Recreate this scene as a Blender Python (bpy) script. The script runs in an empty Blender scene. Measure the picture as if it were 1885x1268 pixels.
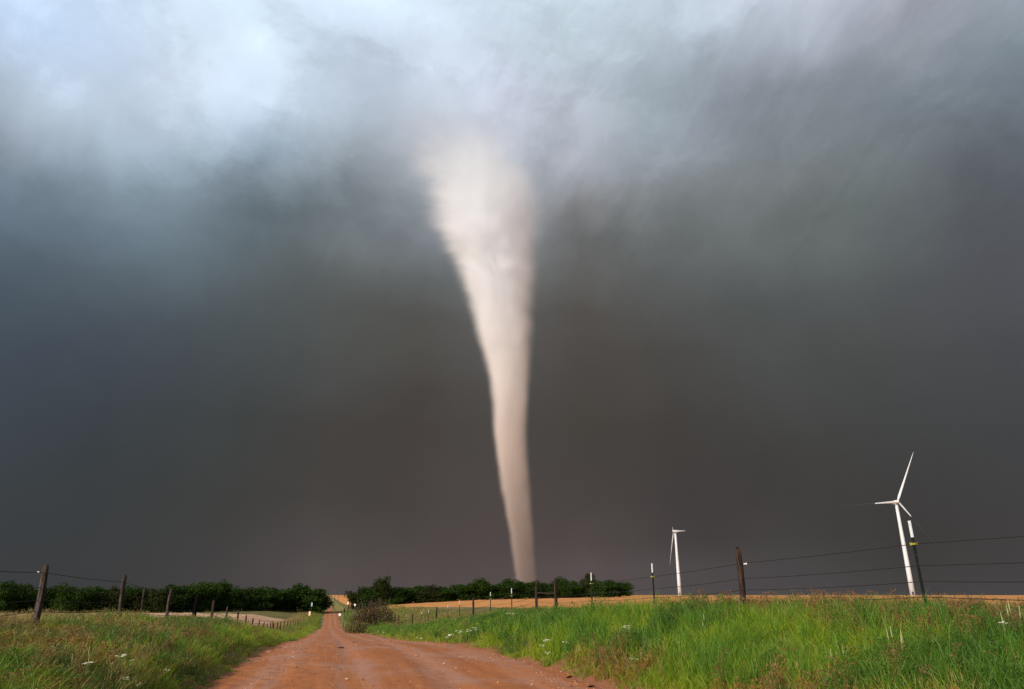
import bpy, bmesh, math, random
import numpy as np
from mathutils import Vector, Matrix, Euler

rnd = random.Random(7)
rng = np.random.default_rng(11)
scene = bpy.context.scene
C = scene.collection
R = math.radians

# ------------------------------------------------------------------ camera
CAMZ = 1.52
F_PX, PITCH, IW, IH = 1283.0, R(19.76), 1885.0, 1268.0
cth, sth = math.cos(PITCH), math.sin(PITCH)
cam_d = bpy.data.cameras.new('camera')
cam_d.sensor_width = 36.0
cam_d.lens = F_PX / IW * 36.0
cam_d.clip_start = 0.1
cam_d.clip_end = 30000
cam = bpy.data.objects.new('camera', cam_d)
C.objects.link(cam)
cam.location = (0, 0, CAMZ)
cam.rotation_euler = (R(90) + PITCH, 0, 0)
scene.camera = cam

# ------------------------------------------------------------------ render / exposure
scene.render.engine = 'CYCLES'
scene.view_settings.view_transform = 'Standard'
scene.view_settings.look = 'None'
scene.view_settings.exposure = 0.0
scene.view_settings.gamma = 1.0
scene.view_settings.use_curve_mapping = False
cy = scene.cycles
cy.use_denoising = True
cy.volume_bounces = 10
cy.max_bounces = 12
cy.transparent_max_bounces = 12
cy.volume_step_rate = 1.0
cy.volume_max_steps = 512

# ------------------------------------------------------------------ sun
SUN_EL, SUN_AZ = R(27), R(220)          # azimuth clockwise from +Y: behind the camera, to the left
sun_vec = Vector((math.sin(SUN_AZ) * math.cos(SUN_EL), math.cos(SUN_AZ) * math.cos(SUN_EL), math.sin(SUN_EL)))
sd = bpy.data.lights.new('sun', 'SUN')
sd.energy = 4.1
sd.angle = R(11)
sd.color = (1.0, 0.94, 0.87)
sun = bpy.data.objects.new('sun', sd)
C.objects.link(sun)
sun.rotation_euler = (-sun_vec).to_track_quat('-Z', 'Y').to_euler()
sun.location = (-20, -30, 40)


def lin(c):
    out = []
    for v in c[:3]:
        v = v / 255.0
        out.append(v / 12.92 if v <= 0.04045 else ((v + 0.055) / 1.055) ** 2.4)
    return tuple(out) + (1.0,)


def ray_dir(x, y):
    a, b = (x - IW / 2) / F_PX, (y - IH / 2) / F_PX
    d = Vector((a, cth + b * sth, sth - b * cth))
    return d.normalized()


# ------------------------------------------------------------------ world: storm sky
# measured cloud colours, as points on the photographed sky, turned into (azimuth, elevation)
SKY = [
 (0,0,192,212,240),(120,40,205,224,248),(240,20,222,240,252),(420,20,216,231,246),(560,20,222,238,250),(650,0,216,230,246),
 (900,20,212,225,235),(1050,40,204,218,226),(1200,0,190,200,210),(1300,20,184,192,202),(1420,60,190,198,210),(1500,10,202,206,217),
 (1700,10,168,168,178),(1860,20,155,165,175),(1240,100,165,178,185),(1540,100,140,142,152),(1640,60,148,155,160),(1860,150,112,126,134),
 (0,100,186,204,226),(130,130,206,218,232),(300,110,214,222,236),(420,70,208,222,236),(500,145,220,232,243),(440,100,200,214,226),
 (280,200,216,226,238),(340,160,212,224,237),(400,140,214,226,240),(560,165,214,226,238),(730,140,206,216,230),(760,160,218,228,238),(650,130,196,208,222),(400,190,198,212,226),(220,260,178,192,206),(300,255,178,194,208),(180,240,196,206,218),(60,220,184,196,206),(0,200,180,192,205),(0,260,158,166,180),(80,280,160,168,180),
 (0,300,125,140,150),(0,345,98,114,126),(-60,300,110,125,138),(60,380,100,116,128),(0,400,88,102,116),(90,350,148,160,170),(200,330,132,148,160),(300,310,140,156,168),(380,230,172,190,206),(480,260,138,154,168),
 (470,200,190,208,226),(600,150,202,212,226),(700,100,192,203,216),(780,160,206,213,224),(900,150,197,200,214),(1000,180,188,192,204),(800,230,204,208,220),(690,260,170,178,188),
 (620,260,160,170,176),(610,330,120,130,136),(690,330,150,154,158),(760,300,186,189,194),(700,400,116,120,124),(560,300,148,158,164),
 (320,400,98,113,120),(200,400,112,130,142),(400,340,108,124,132),(480,380,98,110,116),(600,400,108,117,120),
 (1100,180,176,182,190),(1140,250,146,148,158),(1060,280,170,172,180),(1140,320,140,142,148),(1050,380,130,128,126),(1000,260,178,180,186),(1240,250,150,162,170),(1200,200,158,170,176),
 (1200,320,140,144,148),(1280,330,146,148,148),(1200,400,115,118,116),(1300,380,112,116,114),(1100,440,108,110,110),
 (1350,160,152,156,166),(1400,200,136,138,146),(1440,180,122,128,130),(1420,260,132,140,146),(1600,200,125,132,138),(1500,300,118,122,122),
 (1700,250,112,118,122),(1850,250,100,105,118),(1700,350,98,102,100),(1500,400,104,110,106),(1860,330,88,90,96),(1860,400,80,82,86),(1860,500,84,84,90),
 (0,450,82,96,106),(150,440,96,112,120),(150,520,84,94,100),(320,500,80,85,92),(450,440,92,102,106),(560,480,98,102,100),(700,500,94,95,92),(0,520,74,86,92),
 (0,600,68,77,90),(300,640,66,70,78),(150,620,68,74,82),(480,600,74,80,80),(620,600,80,80,76),(740,600,80,76,70),
 (0,700,64,70,78),(200,780,59,64,67),(400,750,64,67,66),(620,800,68,63,59),(780,760,72,65,61),
 (60,900,56,60,62),(300,930,60,61,59),(520,920,66,63,59),(740,930,73,66,62),(0,1030,60,61,62),(300,1040,64,62,61),(500,1060,78,72,70),(640,1070,90,80,78),(820,1060,90,79,76),(740,1010,78,70,66),
 (1050,480,98,95,90),(1250,470,92,94,92),(1400,550,80,82,80),(1050,600,82,75,69),(1200,650,76,72,68),(1500,700,72,72,70),(1700,560,80,80,78),(1700,760,70,70,69),
 (1860,650,74,74,76),(1050,780,73,67,61),(1250,820,68,63,60),(1500,880,64,61,58),(1860,850,66,66,66),
 (1000,980,80,71,68),(1150,950,71,64,61),(1300,960,65,60,58),(1600,980,62,58,56),(1860,1000,66,62,61),
 (1080,1060,92,81,79),(1250,1080,84,77,76),(1500,1085,78,73,73),(1860,1085,76,72,72),
]
sky_pts = []
for x, y, r, g, b in SKY:
    d = ray_dir(x, y)
    q = 1.0 + 0.06 * max(0.0, min(1.0, (330 - y) / 200.0))
    sky_pts.append((math.atan2(d.x, d.y), math.asin(d.z), tuple(v * q * k for v, k in zip(lin((r, g, b)), (.965, 1.0, 1.035, 1)))))
ZEN = lin((208, 220, 238))


def sky_col(az, el):
    acc, w = np.zeros(3), 0.0
    ce = math.cos(el)
    v = np.array((math.sin(az) * ce, math.cos(az) * ce, math.sin(el)))
    for a, e, c in sky_pts:
        u = np.array((math.sin(a) * math.cos(e), math.cos(a) * math.cos(e), math.sin(e)))
        q = float(np.sum((u - v) ** 2))
        # elevation counts more low down, where the bands lie flat
        q += (e - el) ** 2 * 0.5
        k = 1.0 / (q + 0.0013) ** 2.2
        acc += k * np.array(c[:3]); w += k
    return acc / w


world = bpy.data.worlds.new('World')
scene.world = world
world.use_nodes = True
nt = world.node_tree
nt.nodes.clear()


class NB:
    """tiny helper that wires shader nodes"""
    def __init__(s, tree): s.t = tree
    def n(s, typ, **kw):
        nd = s.t.nodes.new(typ)
        for k, v in kw.items(): setattr(nd, k, v)
        return nd
    def link(s, a, b): s.t.links.new(a, b)
    def put(s, v, sock):
        if isinstance(v, bpy.types.NodeSocket): s.link(v, sock)
        elif v is not None: sock.default_value = v
    def m(s, op, a, b=None, c=None, clamp=False):
        nd = s.n('ShaderNodeMath', operation=op, use_clamp=clamp)
        s.put(a, nd.inputs[0]); s.put(b, nd.inputs[1]); s.put(c, nd.inputs[2])
        return nd.outputs[0]
    def vm(s, op, a, b=None, out=0):
        nd = s.n('ShaderNodeVectorMath', operation=op)
        s.put(a, nd.inputs[0]); s.put(b, nd.inputs[1])
        return nd.outputs[out]
    def sep(s, v):
        nd = s.n('ShaderNodeSeparateXYZ'); s.link(v, nd.inputs[0]); return nd.outputs
    def comb(s, x, y, z):
        nd = s.n('ShaderNodeCombineXYZ')
        s.put(x, nd.inputs[0]); s.put(y, nd.inputs[1]); s.put(z, nd.inputs[2]); return nd.outputs[0]
    def rng(s, v, a, b, c=0.0, d=1.0, smooth=True):
        nd = s.n('ShaderNodeMapRange', interpolation_type='SMOOTHSTEP' if smooth else 'LINEAR')
        nd.clamp = True if not smooth else nd.clamp
        s.put(v, nd.inputs[0]); nd.inputs[1].default_value = a; nd.inputs[2].default_value = b
        nd.inputs[3].default_value = c; nd.inputs[4].default_value = d
        return nd.outputs[0]
    def mix(s, f, a, b, mode='MIX'):
        nd = s.n('ShaderNodeMix', data_type='RGBA', blend_type=mode)
        nd.clamp_factor = True
        s.put(f, nd.inputs[0]); s.put(a, nd.inputs[6]); s.put(b, nd.inputs[7]); return nd.outputs[2]
    def noise(s, v, scale, detail=4, rough=0.5, dist=0.0, out=0):
        nd = s.n('ShaderNodeTexNoise')
        s.put(v, nd.inputs['Vector']); nd.inputs['Scale'].default_value = scale
        nd.inputs['Detail'].default_value = detail; nd.inputs['Roughness'].default_value = rough
        nd.inputs['Distortion'].default_value = dist
        return nd.outputs[out]
    def ramp(s, f, stops, interp='LINEAR'):
        nd = s.n('ShaderNodeValToRGB'); cr = nd.color_ramp; cr.interpolation = interp
        stops = sorted(stops, key=lambda q: q[0])
        while len(cr.elements) > 1: cr.elements.remove(cr.elements[-1])
        cr.elements[0].position = stops[0][0]; cr.elements[0].color = stops[0][1]
        for p, c in stops[1:]:
            e = cr.elements.new(p); e.color = c
        s.put(f, nd.inputs[0]); return nd.outputs[0]


w = NB(nt)
tc = w.n('ShaderNodeTexCoord')
d0 = w.vm('NORMALIZE', tc.outputs['Generated'])
sx, sy, sz = w.sep(d0)
zz = w.m('MAXIMUM', sz, 0.0)
# cloud plane, so that billows shorten towards the horizon
inv = w.m('DIVIDE', 1.0, w.m('ADD', zz, 0.55))
cp = w.comb(w.m('MULTIPLY', sx, inv), w.m('MULTIPLY', sy, inv), 0.37)
n1 = w.noise(w.vm('ADD', cp, (7.3, 1.9, 0)), 3.2, 6, 0.6, 0.5, out=1)
n2 = w.noise(w.vm('ADD', d0, (2.7, 9.1, 4.4)), 6.5, 9, 0.66, 0.6, out=1)
n1c = w.vm('SUBTRACT', n1, (0.5, 0.5, 0.5))
n2c = w.vm('SUBTRACT', n2, (0.5, 0.5, 0.5))
amp = w.rng(sz, 0.10, 0.5, 0.015, 0.062)
sc1 = w.n('ShaderNodeVectorMath', operation='SCALE'); w.link(n1c, sc1.inputs[0]); w.link(amp, sc1.inputs[3])
sc2 = w.n('ShaderNodeVectorMath', operation='SCALE'); w.link(n2c, sc2.inputs[0]); w.link(amp, sc2.inputs[3])
dw = w.vm('NORMALIZE', w.vm('ADD', w.vm('ADD', d0, sc1.outputs[0]), sc2.outputs[0]))
wx, wy, wz = w.sep(dw)
az = w.m('ARCTAN2', wx, wy)
el = w.m('ARCSINE', wz)
elf = w.m('DIVIDE', el, math.pi / 2, clamp=True)
cols = [-62, -50, -40, -31, -23, -15, -8, -1, 6, 13, 20, 28, 37, 47, 60]
prev = None
for i, a in enumerate(cols):
    stops = []
    for e in (0, 2, 4, 7, 10, 13, 16, 19, 22, 25, 28, 31, 34, 37, 40, 43, 46, 50, 55):
        wd = .8 if e < 5 else (2.6 if e < 24 else .8)
        c = (sky_col(R(a), R(max(e - wd, 0))) + sky_col(R(a), R(e)) * 2 + sky_col(R(a), R(e + wd)) + sky_col(R(a - 2.5), R(e)) + sky_col(R(a + 2.5), R(e))) / 6
        stops.append((e / 90.0, (*c, 1)))
    stops.append((70 / 90.0, ZEN))
    rp = w.ramp(elf, stops)
    if prev is None: prev = rp
    else:
        f = w.rng(az, R(cols[i - 1]), R(a), smooth=False)
        prev = w.mix(f, prev, rp)
storm = prev
# fine billow contrast, growing with height
b1 = w.noise(w.vm('ADD', w.vm('MULTIPLY', dw, (1, 1, 1.25)), (3.1, 0, 0)), 6.0, 8, 0.62, 0.5)
bil = w.rng(w.noise(w.vm('ADD', w.vm('MULTIPLY', dw, (1, 1, 1.7)), (0, 1.7, 0)), 4.4, 10, 0.60, 0.35), .46, .60)
b2 = w.noise(d0, 2.6, 3, 0.5, 0.3)
# rain shafts: faint upright streaks low down
azs = w.m('ARCTAN2', sx, sy)
shaft = w.noise(w.comb(w.m('MULTIPLY', azs, 9.0), w.m('MULTIPLY', sz, 1.1), 0.0), 1.0, 3, 0.55, 0.2)
up = w.rng(sz, 0.15, 0.6, 0.08, 0.24)
k1 = w.m('ADD', 1.0, w.m('MULTIPLY', w.m('SUBTRACT', b1, 0.5), w.m('MULTIPLY', up, 1.6)))
k2 = w.m('ADD', 1.0, w.m('MULTIPLY', w.m('SUBTRACT', b2, 0.5), 0.12))
k3 = w.m('ADD', 1.0, w.m('MULTIPLY', w.m('SUBTRACT', shaft, 0.5), w.rng(sz, 0.2, 0.7, 0.16, 0.0)))
k1 = w.m('ADD', k1, w.m('MULTIPLY', bil, w.rng(sz, 0.33, 0.58, -0.02, 0.15)))
fib = w.noise(w.vm('ADD', w.comb(w.m('MULTIPLY', w.m('ADD', wx, w.m('MULTIPLY', wz, -.9)), 7.0), w.m('MULTIPLY', w.m('ADD', wz, w.m('MULTIPLY', wx, .9)), 2.6), w.m('MULTIPLY', wy, 2.0)), (5, 2, 0)), 1.6, 9, .64, .6)
k1 = w.m('ADD', k1, w.m('MULTIPLY', w.m('SUBTRACT', fib, .5), w.m('MULTIPLY', w.rng(sz, 0.30, 0.60, 0.03, 0.60), w.rng(sx, -.35, .25, .35, 1.0))))
puff = w.n('ShaderNodeTexVoronoi', feature='SMOOTH_F1')
puff.inputs['Scale'].default_value = 5.5
puff.inputs['Smoothness'].default_value = .85
puff.inputs['Detail'].default_value = 1
puff.inputs['Roughness'].default_value = .55
w.link(w.vm('MULTIPLY', dw, (1, 1, 1.5)), puff.inputs['Vector'])
k1 = w.m('ADD', k1, w.m('MULTIPLY', w.m('SUBTRACT', .50, puff.outputs['Distance']), w.m('MULTIPLY', w.rng(sz, 0.30, 0.52, 0.0, 0.42), w.rng(sx, .35, -.15, .25, 1.0))))
kk = w.m('MULTIPLY', w.m('MULTIPLY', k1, k2), k3)
scs = w.n('ShaderNodeVectorMath', operation='SCALE'); w.link(storm, scs.inputs[0]); w.link(kk, scs.inputs[3])
storm = scs.outputs[0]
# behind the camera the storm ends and the evening sky is open
nis = w.n('ShaderNodeTexSky', sky_type='NISHITA')
nis.sun_disc = False
nis.sun_elevation = SUN_EL
nis.sun_rotation = SUN_AZ
nis.dust_density = 2.0
nsc = w.n('ShaderNodeVectorMath', operation='SCALE'); w.link(nis.outputs[0], nsc.inputs[0]); nsc.inputs[3].default_value = 0.12
edge = w.m('ADD', sy, w.m('MULTIPLY', w.m('SUBTRACT', b2, 0.5), 0.5))
fb = w.rng(edge, 0.05, -0.45)
skyc = w.mix(fb, storm, nsc.outputs[0])
bg = w.n('ShaderNodeBackground'); w.link(skyc, bg.inputs[0]); bg.inputs[1].default_value = 1.0
wo = w.n('ShaderNodeOutputWorld'); w.link(bg.outputs[0], wo.inputs[0])
world.cycles.sampling_method = 'MANUAL'
world.cycles.sample_map_resolution = 512


# ------------------------------------------------------------------ terrain height (x, y -> z), all relative to the eye, then lifted
def herm(xs, ys, x):
    xs = np.asarray(xs, float); ys = np.asarray(ys, float)
    h = np.diff(xs); dl = np.diff(ys) / h
    m = np.zeros_like(ys)
    for i in range(1, len(xs) - 1):
        if dl[i - 1] * dl[i] > 0:
            w1, w2 = 2 * h[i] + h[i - 1], h[i] + 2 * h[i - 1]
            m[i] = (w1 + w2) / (w1 / dl[i - 1] + w2 / dl[i])
    x = np.clip(x, xs[0], xs[-1])
    i = np.clip(np.searchsorted(xs, x) - 1, 0, len(xs) - 2)
    q = (x - xs[i]) / h[i]
    return ((2 * q**3 - 3 * q**2 + 1) * ys[i] + (q**3 - 2 * q**2 + q) * h[i] * m[i]
            + (-2 * q**3 + 3 * q**2) * ys[i + 1] + (q**3 - q**2) * h[i] * m[i + 1])


SL = 0.247
PROF = {
 'road': [(-80,-1.5),(0,-1.52),(15,-1.52),(23,-1.62),(32,-1.95),(46,-2.65),(70,-3.6),(100,-4.75),(134,-5.9),(165,-7.1),(200,-8.1),(235,-7.9),(265,-7.1),(295,-6.4),(315,-6.4),(350,-7.2),(420,-8.6),(520,-9.0),(900,-9.0),(1400,-8),(2000,-4.5),(2700,-0.2),(9000,-0.2)],
 'right': [(-80,-.42),(0,-.42),(11,-.43),(16,-.47),(20,-.6),(25,-.75),(32,-.9),(36,-1.1),(46,-1.6),(62,-2.5),(79,-3.35),(94,-3.9),(110,-4.25),(150,-5.3),(200,-6.7),(240,-7.1),(290,-6.0),(400,-6.2),(900,-7),(1500,-6),(2700,-0.1),(9000,0)],
 'left': [(-80,-.7),(0,-.7),(15,-.72),(21,-.82),(28,-1.05),(34,-1.3),(39,-1.6),(50,-2.35),(76,-4.0),(107,-4.8),(134,-5.6),(200,-6.9),(240,-7.0),(290,-6.0),(400,-6.5),(900,-7),(1500,-6),(2700,-.1),(9000,0)],
 'l20': [(-80,-.8),(0,-.8),(15,-.85),(25,-1.2),(40,-2.2),(60,-3.3),(100,-4.5),(150,-4.8),(220,-5.1),(290,-5.4),(400,-6),(900,-6),(1500,-3.5),(2700,-.2),(9000,0)],
 'l60': [(-80,-.9),(0,-.9),(20,-1.0),(40,-2.0),(60,-3.0),(100,-4.2),(150,-4.6),(220,-4.9),(300,-5.1),(400,-5.4),(900,-5),(1500,-3),(2700,-.5),(9000,0)],
 'l400': [(-80,-1.2),(100,-3.4),(220,-4.6),(300,-4.9),(900,-4),(2700,-1),(9000,0)],
 'r25': [(-80,-.6),(0,-.58),(20,-.72),(30,-1.0),(60,-2.1),(100,-3.0),(150,-3.1),(250,-3.5),(300,-3.7),(500,-4.5),(1500,-4),(2700,-.3),(9000,0)],
 'r60': [(-80,-.3),(0,-.4),(20,-.6),(60,-1.4),(100,-1.9),(150,-2.1),(300,-2.0),(600,-1.6),(1500,-2),(9000,-1)],
 'r120': [(-80,-.4),(0,-.5),(60,-1.0),(150,-1.1),(300,-.95),(600,-.8),(1500,-1.5),(9000,-1.5)],
 'r400': [(-80,-.5),(300,-.8),(650,-.9),(1500,-1.5),(9000,-3)],
}
TK = [(-400,'l400',None),(-60,'l60',None),(-20,'l20',None),(-8.5,'left',None),(-5.4,'left',None),(-3.1,'left',.55),(-1.93,'road',None),
      (5.04,'road',None),(6.3,'right',.42),(8.0,'right',.93),(11,'right',None),(25,'r25',None),(60,'r60',None),(120,'r120',None),(400,'r400',None)]


def height(X, Y, bumps=True):
    X = np.asarray(X, float); Y = np.asarray(Y, float)
    t = X + SL * Y
    P = {k: herm([a for a, b in v], [b for a, b in v], Y) for k, v in PROF.items()}
    vals = []
    for tk, key, fr in TK:
        v = P[key]
        if fr is not None: v = P['road'] * (1 - fr) + v * fr
        vals.append(v)
    ts = np.array([q[0] for q in TK], float)
    tcl = np.clip(t, ts[0], ts[-1])
    i = np.clip(np.searchsorted(ts, tcl) - 1, 0, len(ts) - 2)
    f = (tcl - ts[i]) / (ts[i + 1] - ts[i])
    V = np.array(vals)
    idx = np.indices(i.shape)
    z = V[(i, *idx)] * (1 - f) + V[(i + 1, *idx)] * f
    if bumps:
        off = np.clip(np.maximum(-1.9 - t, t - 5.0) / 1.5, 0, 1)
        z = z + off * (0.05 * np.sin(X * 1.9 + np.sin(Y * 1.1)) * np.cos(Y * 1.3 + X * .4) + 0.07 * np.sin(X * .47 + 1.3) * np.sin(Y * .61 + .4 * X))
    return z + CAMZ


def hz(x, y):
    return float(height(np.array([x]), np.array([y]))[0])


def road_half(Y):
    l = np.interp(Y, [0, 60, 150, 300, 400], [-1.93, -1.93, -1.4, -1.0, -.4])
    r = np.interp(Y, [0, 12, 22, 60, 150, 300, 400], [5.3, 5.3, 5.04, 5.04, 4.3, 3.9, 3.2])
    return l, r


# ------------------------------------------------------------------ generic helpers
def new_mat(name):
    m = bpy.data.materials.new(name); m.use_nodes = True
    m.node_tree.nodes.clear()
    return m, NB(m.node_tree)


def finish(m, b, color, rough=0.8, bump=None, bstr=0.3, bdist=0.02, metallic=0.0, spec=0.3, transl=0.0):
    p = b.n('ShaderNodeBsdfPrincipled')
    b.put(color, p.inputs['Base Color']); b.put(rough, p.inputs['Roughness'])
    p.inputs['Metallic'].default_value = metallic
    p.inputs['Specular IOR Level'].default_value = spec
    if bump is not None:
        bn = b.n('ShaderNodeBump'); bn.inputs['Strength'].default_value = bstr; bn.inputs['Distance'].default_value = bdist
        b.link(bump, bn.inputs['Height']); b.link(bn.outputs[0], p.inputs['Normal'])
    o = b.n('ShaderNodeOutputMaterial')
    if transl > 0:
        tr = b.n('ShaderNodeBsdfTranslucent'); b.put(color, tr.inputs[0])
        mx = b.n('ShaderNodeMixShader'); mx.inputs[0].default_value = transl
        b.link(p.outputs[0], mx.inputs[1]); b.link(tr.outputs[0], mx.inputs[2]); b.link(mx.outputs[0], o.inputs[0])
    else:
        b.link(p.outputs[0], o.inputs[0])
    return m


def mesh_obj(name, verts, faces, mat, parent=None, smooth=False, loc=None):
    me = bpy.data.meshes.new(name)
    if isinstance(verts, np.ndarray): verts = verts.tolist()
    if isinstance(faces, np.ndarray): faces = faces.tolist()
    me.from_pydata(verts, [], faces)
    if mat: me.materials.append(mat)
    if smooth: me.polygons.foreach_set('use_smooth', [True] * len(me.polygons))
    me.update()
    o = bpy.data.objects.new(name, me); C.objects.link(o)
    if parent: o.parent = parent
    if loc is not None: o.location = loc
    return o


def empty(name, loc, rz=0):
    o = bpy.data.objects.new(name, None); C.objects.link(o)
    o.location = loc; o.rotation_euler = (0, 0, rz); o.empty_display_size = .3
    return o


def tag(o, label=None, cat=None, group=None, kind=None):
    if label: o['label'] = label
    if cat: o['category'] = cat
    if group: o['group'] = group
    if kind: o['kind'] = kind
    return o


def copy_tree(src, loc, rot=None, scale=None):
    r = src.copy(); C.objects.link(r); r.location = loc
    if rot: r.rotation_euler = rot
    if scale: r.scale = scale
    for ch in src.children:
        c = ch.copy(); C.objects.link(c); c.parent = r
        for g in ch.children:
            dd = g.copy(); C.objects.link(dd); dd.parent = c
    return r


class MB:
    def __init__(s): s.v = []; s.f = []
    def add(s, v, f):
        k = len(s.v); s.v += [tuple(q) for q in v]; s.f += [tuple(i + k for i in q) for q in f]
    def tube(s, pts, radii, n=8, cap=True, twist=0.0, squash=1.0):
        pts = [Vector(p) for p in pts]; rings = []
        ref = Vector((0, 0, 1))
        for i, p in enumerate(pts):
            tdir = (pts[min(i + 1, len(pts) - 1)] - pts[max(i - 1, 0)]).normalized()
            r0 = ref if abs(tdir.dot(ref)) < .95 else Vector((0, 1, 0))
            a = tdir.cross(r0).normalized(); b2 = tdir.cross(a).normalized()
            ring = []
            for k in range(n):
                an = 2 * math.pi * k / n + twist * i
                rr = radii[i] if not hasattr(radii[i], '__len__') else radii[i][k % len(radii[i])]
                ring.append(p + a * math.cos(an) * rr + b2 * math.sin(an) * rr * squash)
            rings.append(ring)
        v = [q for r in rings for q in r]; f = []
        for i in range(len(pts) - 1):
            for k in range(n):
                f.append((i * n + k, i * n + (k + 1) % n, (i + 1) * n + (k + 1) % n, (i + 1) * n + k))
        if cap:
            f.append(tuple(range(n - 1, -1, -1))); f.append(tuple((len(pts) - 1) * n + k for k in range(n)))
        s.add(v, f)
    def box(s, c, sz):
        x, y, z = c; a, b2, d = sz[0] / 2, sz[1] / 2, sz[2] / 2
        v = [(x + i * a, y + j * b2, z + k * d) for k in (-1, 1) for j in (-1, 1) for i in (-1, 1)]
        s.add(v, [(0, 2, 3, 1), (4, 5, 7, 6), (0, 1, 5, 4), (2, 6, 7, 3), (0, 4, 6, 2), (1, 3, 7, 5)])
    def build(s, name, mat, parent=None, smooth=False, loc=None):
        return mesh_obj(name, s.v, s.f, mat, parent, smooth, loc)


def unproj(x, y, Y):
    """point at forward distance Y seen at photo pixel x, y (world z)"""
    t = math.tan(math.atan((y - IH / 2) / F_PX) - PITCH)
    Z = -t * Y; D = Y * cth + Z * sth
    return Vector(((x - IW / 2) / F_PX * D, Y, Z + CAMZ))


def on_ground(x, y, lift=0.0):
    d = ray_dir(x, y); s = 3.0
    while s < 900:
        p = Vector((0, 0, CAMZ)) + d * s
        if p.z <= hz(p.x, p.y) + lift: return p
        s *= 1.004
    return None


# ------------------------------------------------------------------ ground materials
def pos(b):
    return b.n('ShaderNodeNewGeometry').outputs['Position']


m_ground, b = new_mat('ground_soil_and_grass')
p_ = pos(b)
na = b.noise(p_, 0.25, 5, .6); nb_ = b.noise(p_, 1.7, 5, .65); nc = b.noise(p_, 14, 5, .7)
c1 = b.mix(b.rng(na, .42, .6), (.06, .11, .012, 1), (.12, .11, .03, 1))
c2 = b.mix(b.rng(nb_, .4, .65), c1, (.10, .062, .03, 1))
c3 = b.mix(b.m('MULTIPLY', nc, .6), c2, (.05, .055, .014, 1))
gx, gy, gz = b.sep(p_)
gt = b.m('ADD', gx, b.m('MULTIPLY', gy, SL))
ed = b.m('MINIMUM', b.m('ABSOLUTE', b.m('SUBTRACT', gt, 5.04)), b.m('ABSOLUTE', b.m('ADD', gt, 1.93)))
ed = b.m('MAXIMUM', ed, b.m('MULTIPLY', b.m('GREATER_THAN', b.m('ABSOLUTE', b.m('SUBTRACT', gt, 1.55)), 3.5), 0.0))
spill = b.rng(b.m('ADD', ed, b.m('MULTIPLY', b.m('SUBTRACT', nb_, .5), 1.2)), .75, .1)
c4 = b.mix(spill, c3, b.mix(nc, (.20, .075, .032, 1), (.30, .135, .065, 1)))
finish(m_ground, b, c4, .95, nc, .8, .04, spec=.1)

m_pasture, b = new_mat('olive_pasture_grass')
p_ = pos(b)
na = b.noise(b.vm('MULTIPLY', p_, (.05, .02, 1)), 1.0, 6, .6); nb_ = b.noise(p_, .8, 6, .7)
c1 = b.ramp(na, [(.3, (.13, .12, .030, 1)), (.48, (.18, .15, .045, 1)), (.56, (.10, .105, .025, 1)), (.7, (.27, .18, .08, 1))])
c2 = b.mix(b.rng(nb_, .35, .7), c1, (.13, .10, .04, 1))
finish(m_pasture, b, c2, .95, nb_, .6, .2, spec=.1)

m_wheat, b = new_mat('ripe_wheat')
p_ = pos(b)
na = b.noise(b.vm('MULTIPLY', p_, (.012, .03, 1)), 1.0, 6, .6); nb_ = b.noise(b.vm('MULTIPLY', p_, (.4, .8, 1)), 1, 6, .7)
c1 = b.ramp(na, [(.3, (.42, .18, .055, 1)), (.5, (.54, .235, .075, 1)), (.62, (.44, .18, .055, 1)), (.75, (.57, .28, .11, 1))])
c2 = b.mix(b.m('MULTIPLY', b.rng(nb_, .35, .7), .5), c1, (.34, .17, .05, 1))
finish(m_wheat, b, c2, .9, nb_, .5, .3, spec=.1)

m_tan, b = new_mat('dry_stubble')
p_ = pos(b)
na = b.noise(b.vm('MULTIPLY', p_, (.03, .06, 1)), 1.0, 6, .6); nb_ = b.noise(p_, .9, 6, .7)
c1 = b.ramp(na, [(.32, (.34, .18, .09, 1)), (.45, (.50, .29, .17, 1)), (.55, (.56, .35, .22, 1)), (.7, (.42, .22, .12, 1))])
c2 = b.mix(b.m('MULTIPLY', b.rng(nb_, .35, .7), .45), c1, (.2, .13, .06, 1))
finish(m_tan, b, c2, .95, nb_, .5, .2, spec=.1)

m_road, b = new_mat('red_dirt')
p_ = pos(b)
px, py, pz = b.sep(p_)
tt = b.m('ADD', px, b.m('MULTIPLY', py, SL))
wob = b.m('MULTIPLY', b.m('SUBTRACT', b.noise(b.comb(0.0, py, 0.0), .12, 2), .5), 1.6)
tw = b.m('ADD', tt, wob)
# two pairs of compacted wheel tracks
trk = b.m('COSINE', b.m('MULTIPLY', b.m('SUBTRACT', tw, .75), 2 * math.pi / 1.75))
stretch = b.comb(b.m('MULTIPLY', tt, 1.9), b.m('MULTIPLY', py, .16), 0.0)
ns = b.noise(stretch, 1.4, 6, .62, .3)
nl = b.noise(p_, .33, 5, .6)
nm = b.noise(p_, 3.2, 6, .68)
nf = b.noise(p_, 38, 4, .7)
c1 = b.mix(b.rng(trk, -.5, .9), (.31, .108, .040, 1), (.34, .160, .098, 1))
c2 = b.mix(b.rng(ns, .38, .66), c1, (.37, .130, .044, 1))
c3 = b.mix(b.m('MULTIPLY', b.rng(nl, .46, .66), .6), c2, (.35, .190, .128, 1))
c4 = b.mix(b.m('MULTIPLY', b.rng(nm, .50, .72), .55), c3, (.21, .068, .028, 1))
c5 = b.mix(b.m('MULTIPLY', b.rng(nf, .60, .74), .45), c4, (.52, .30, .18, 1))
c6 = b.mix(b.m('MULTIPLY', b.rng(nf, .40, .28), .5), c5, (.15, .05, .022, 1))
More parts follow.
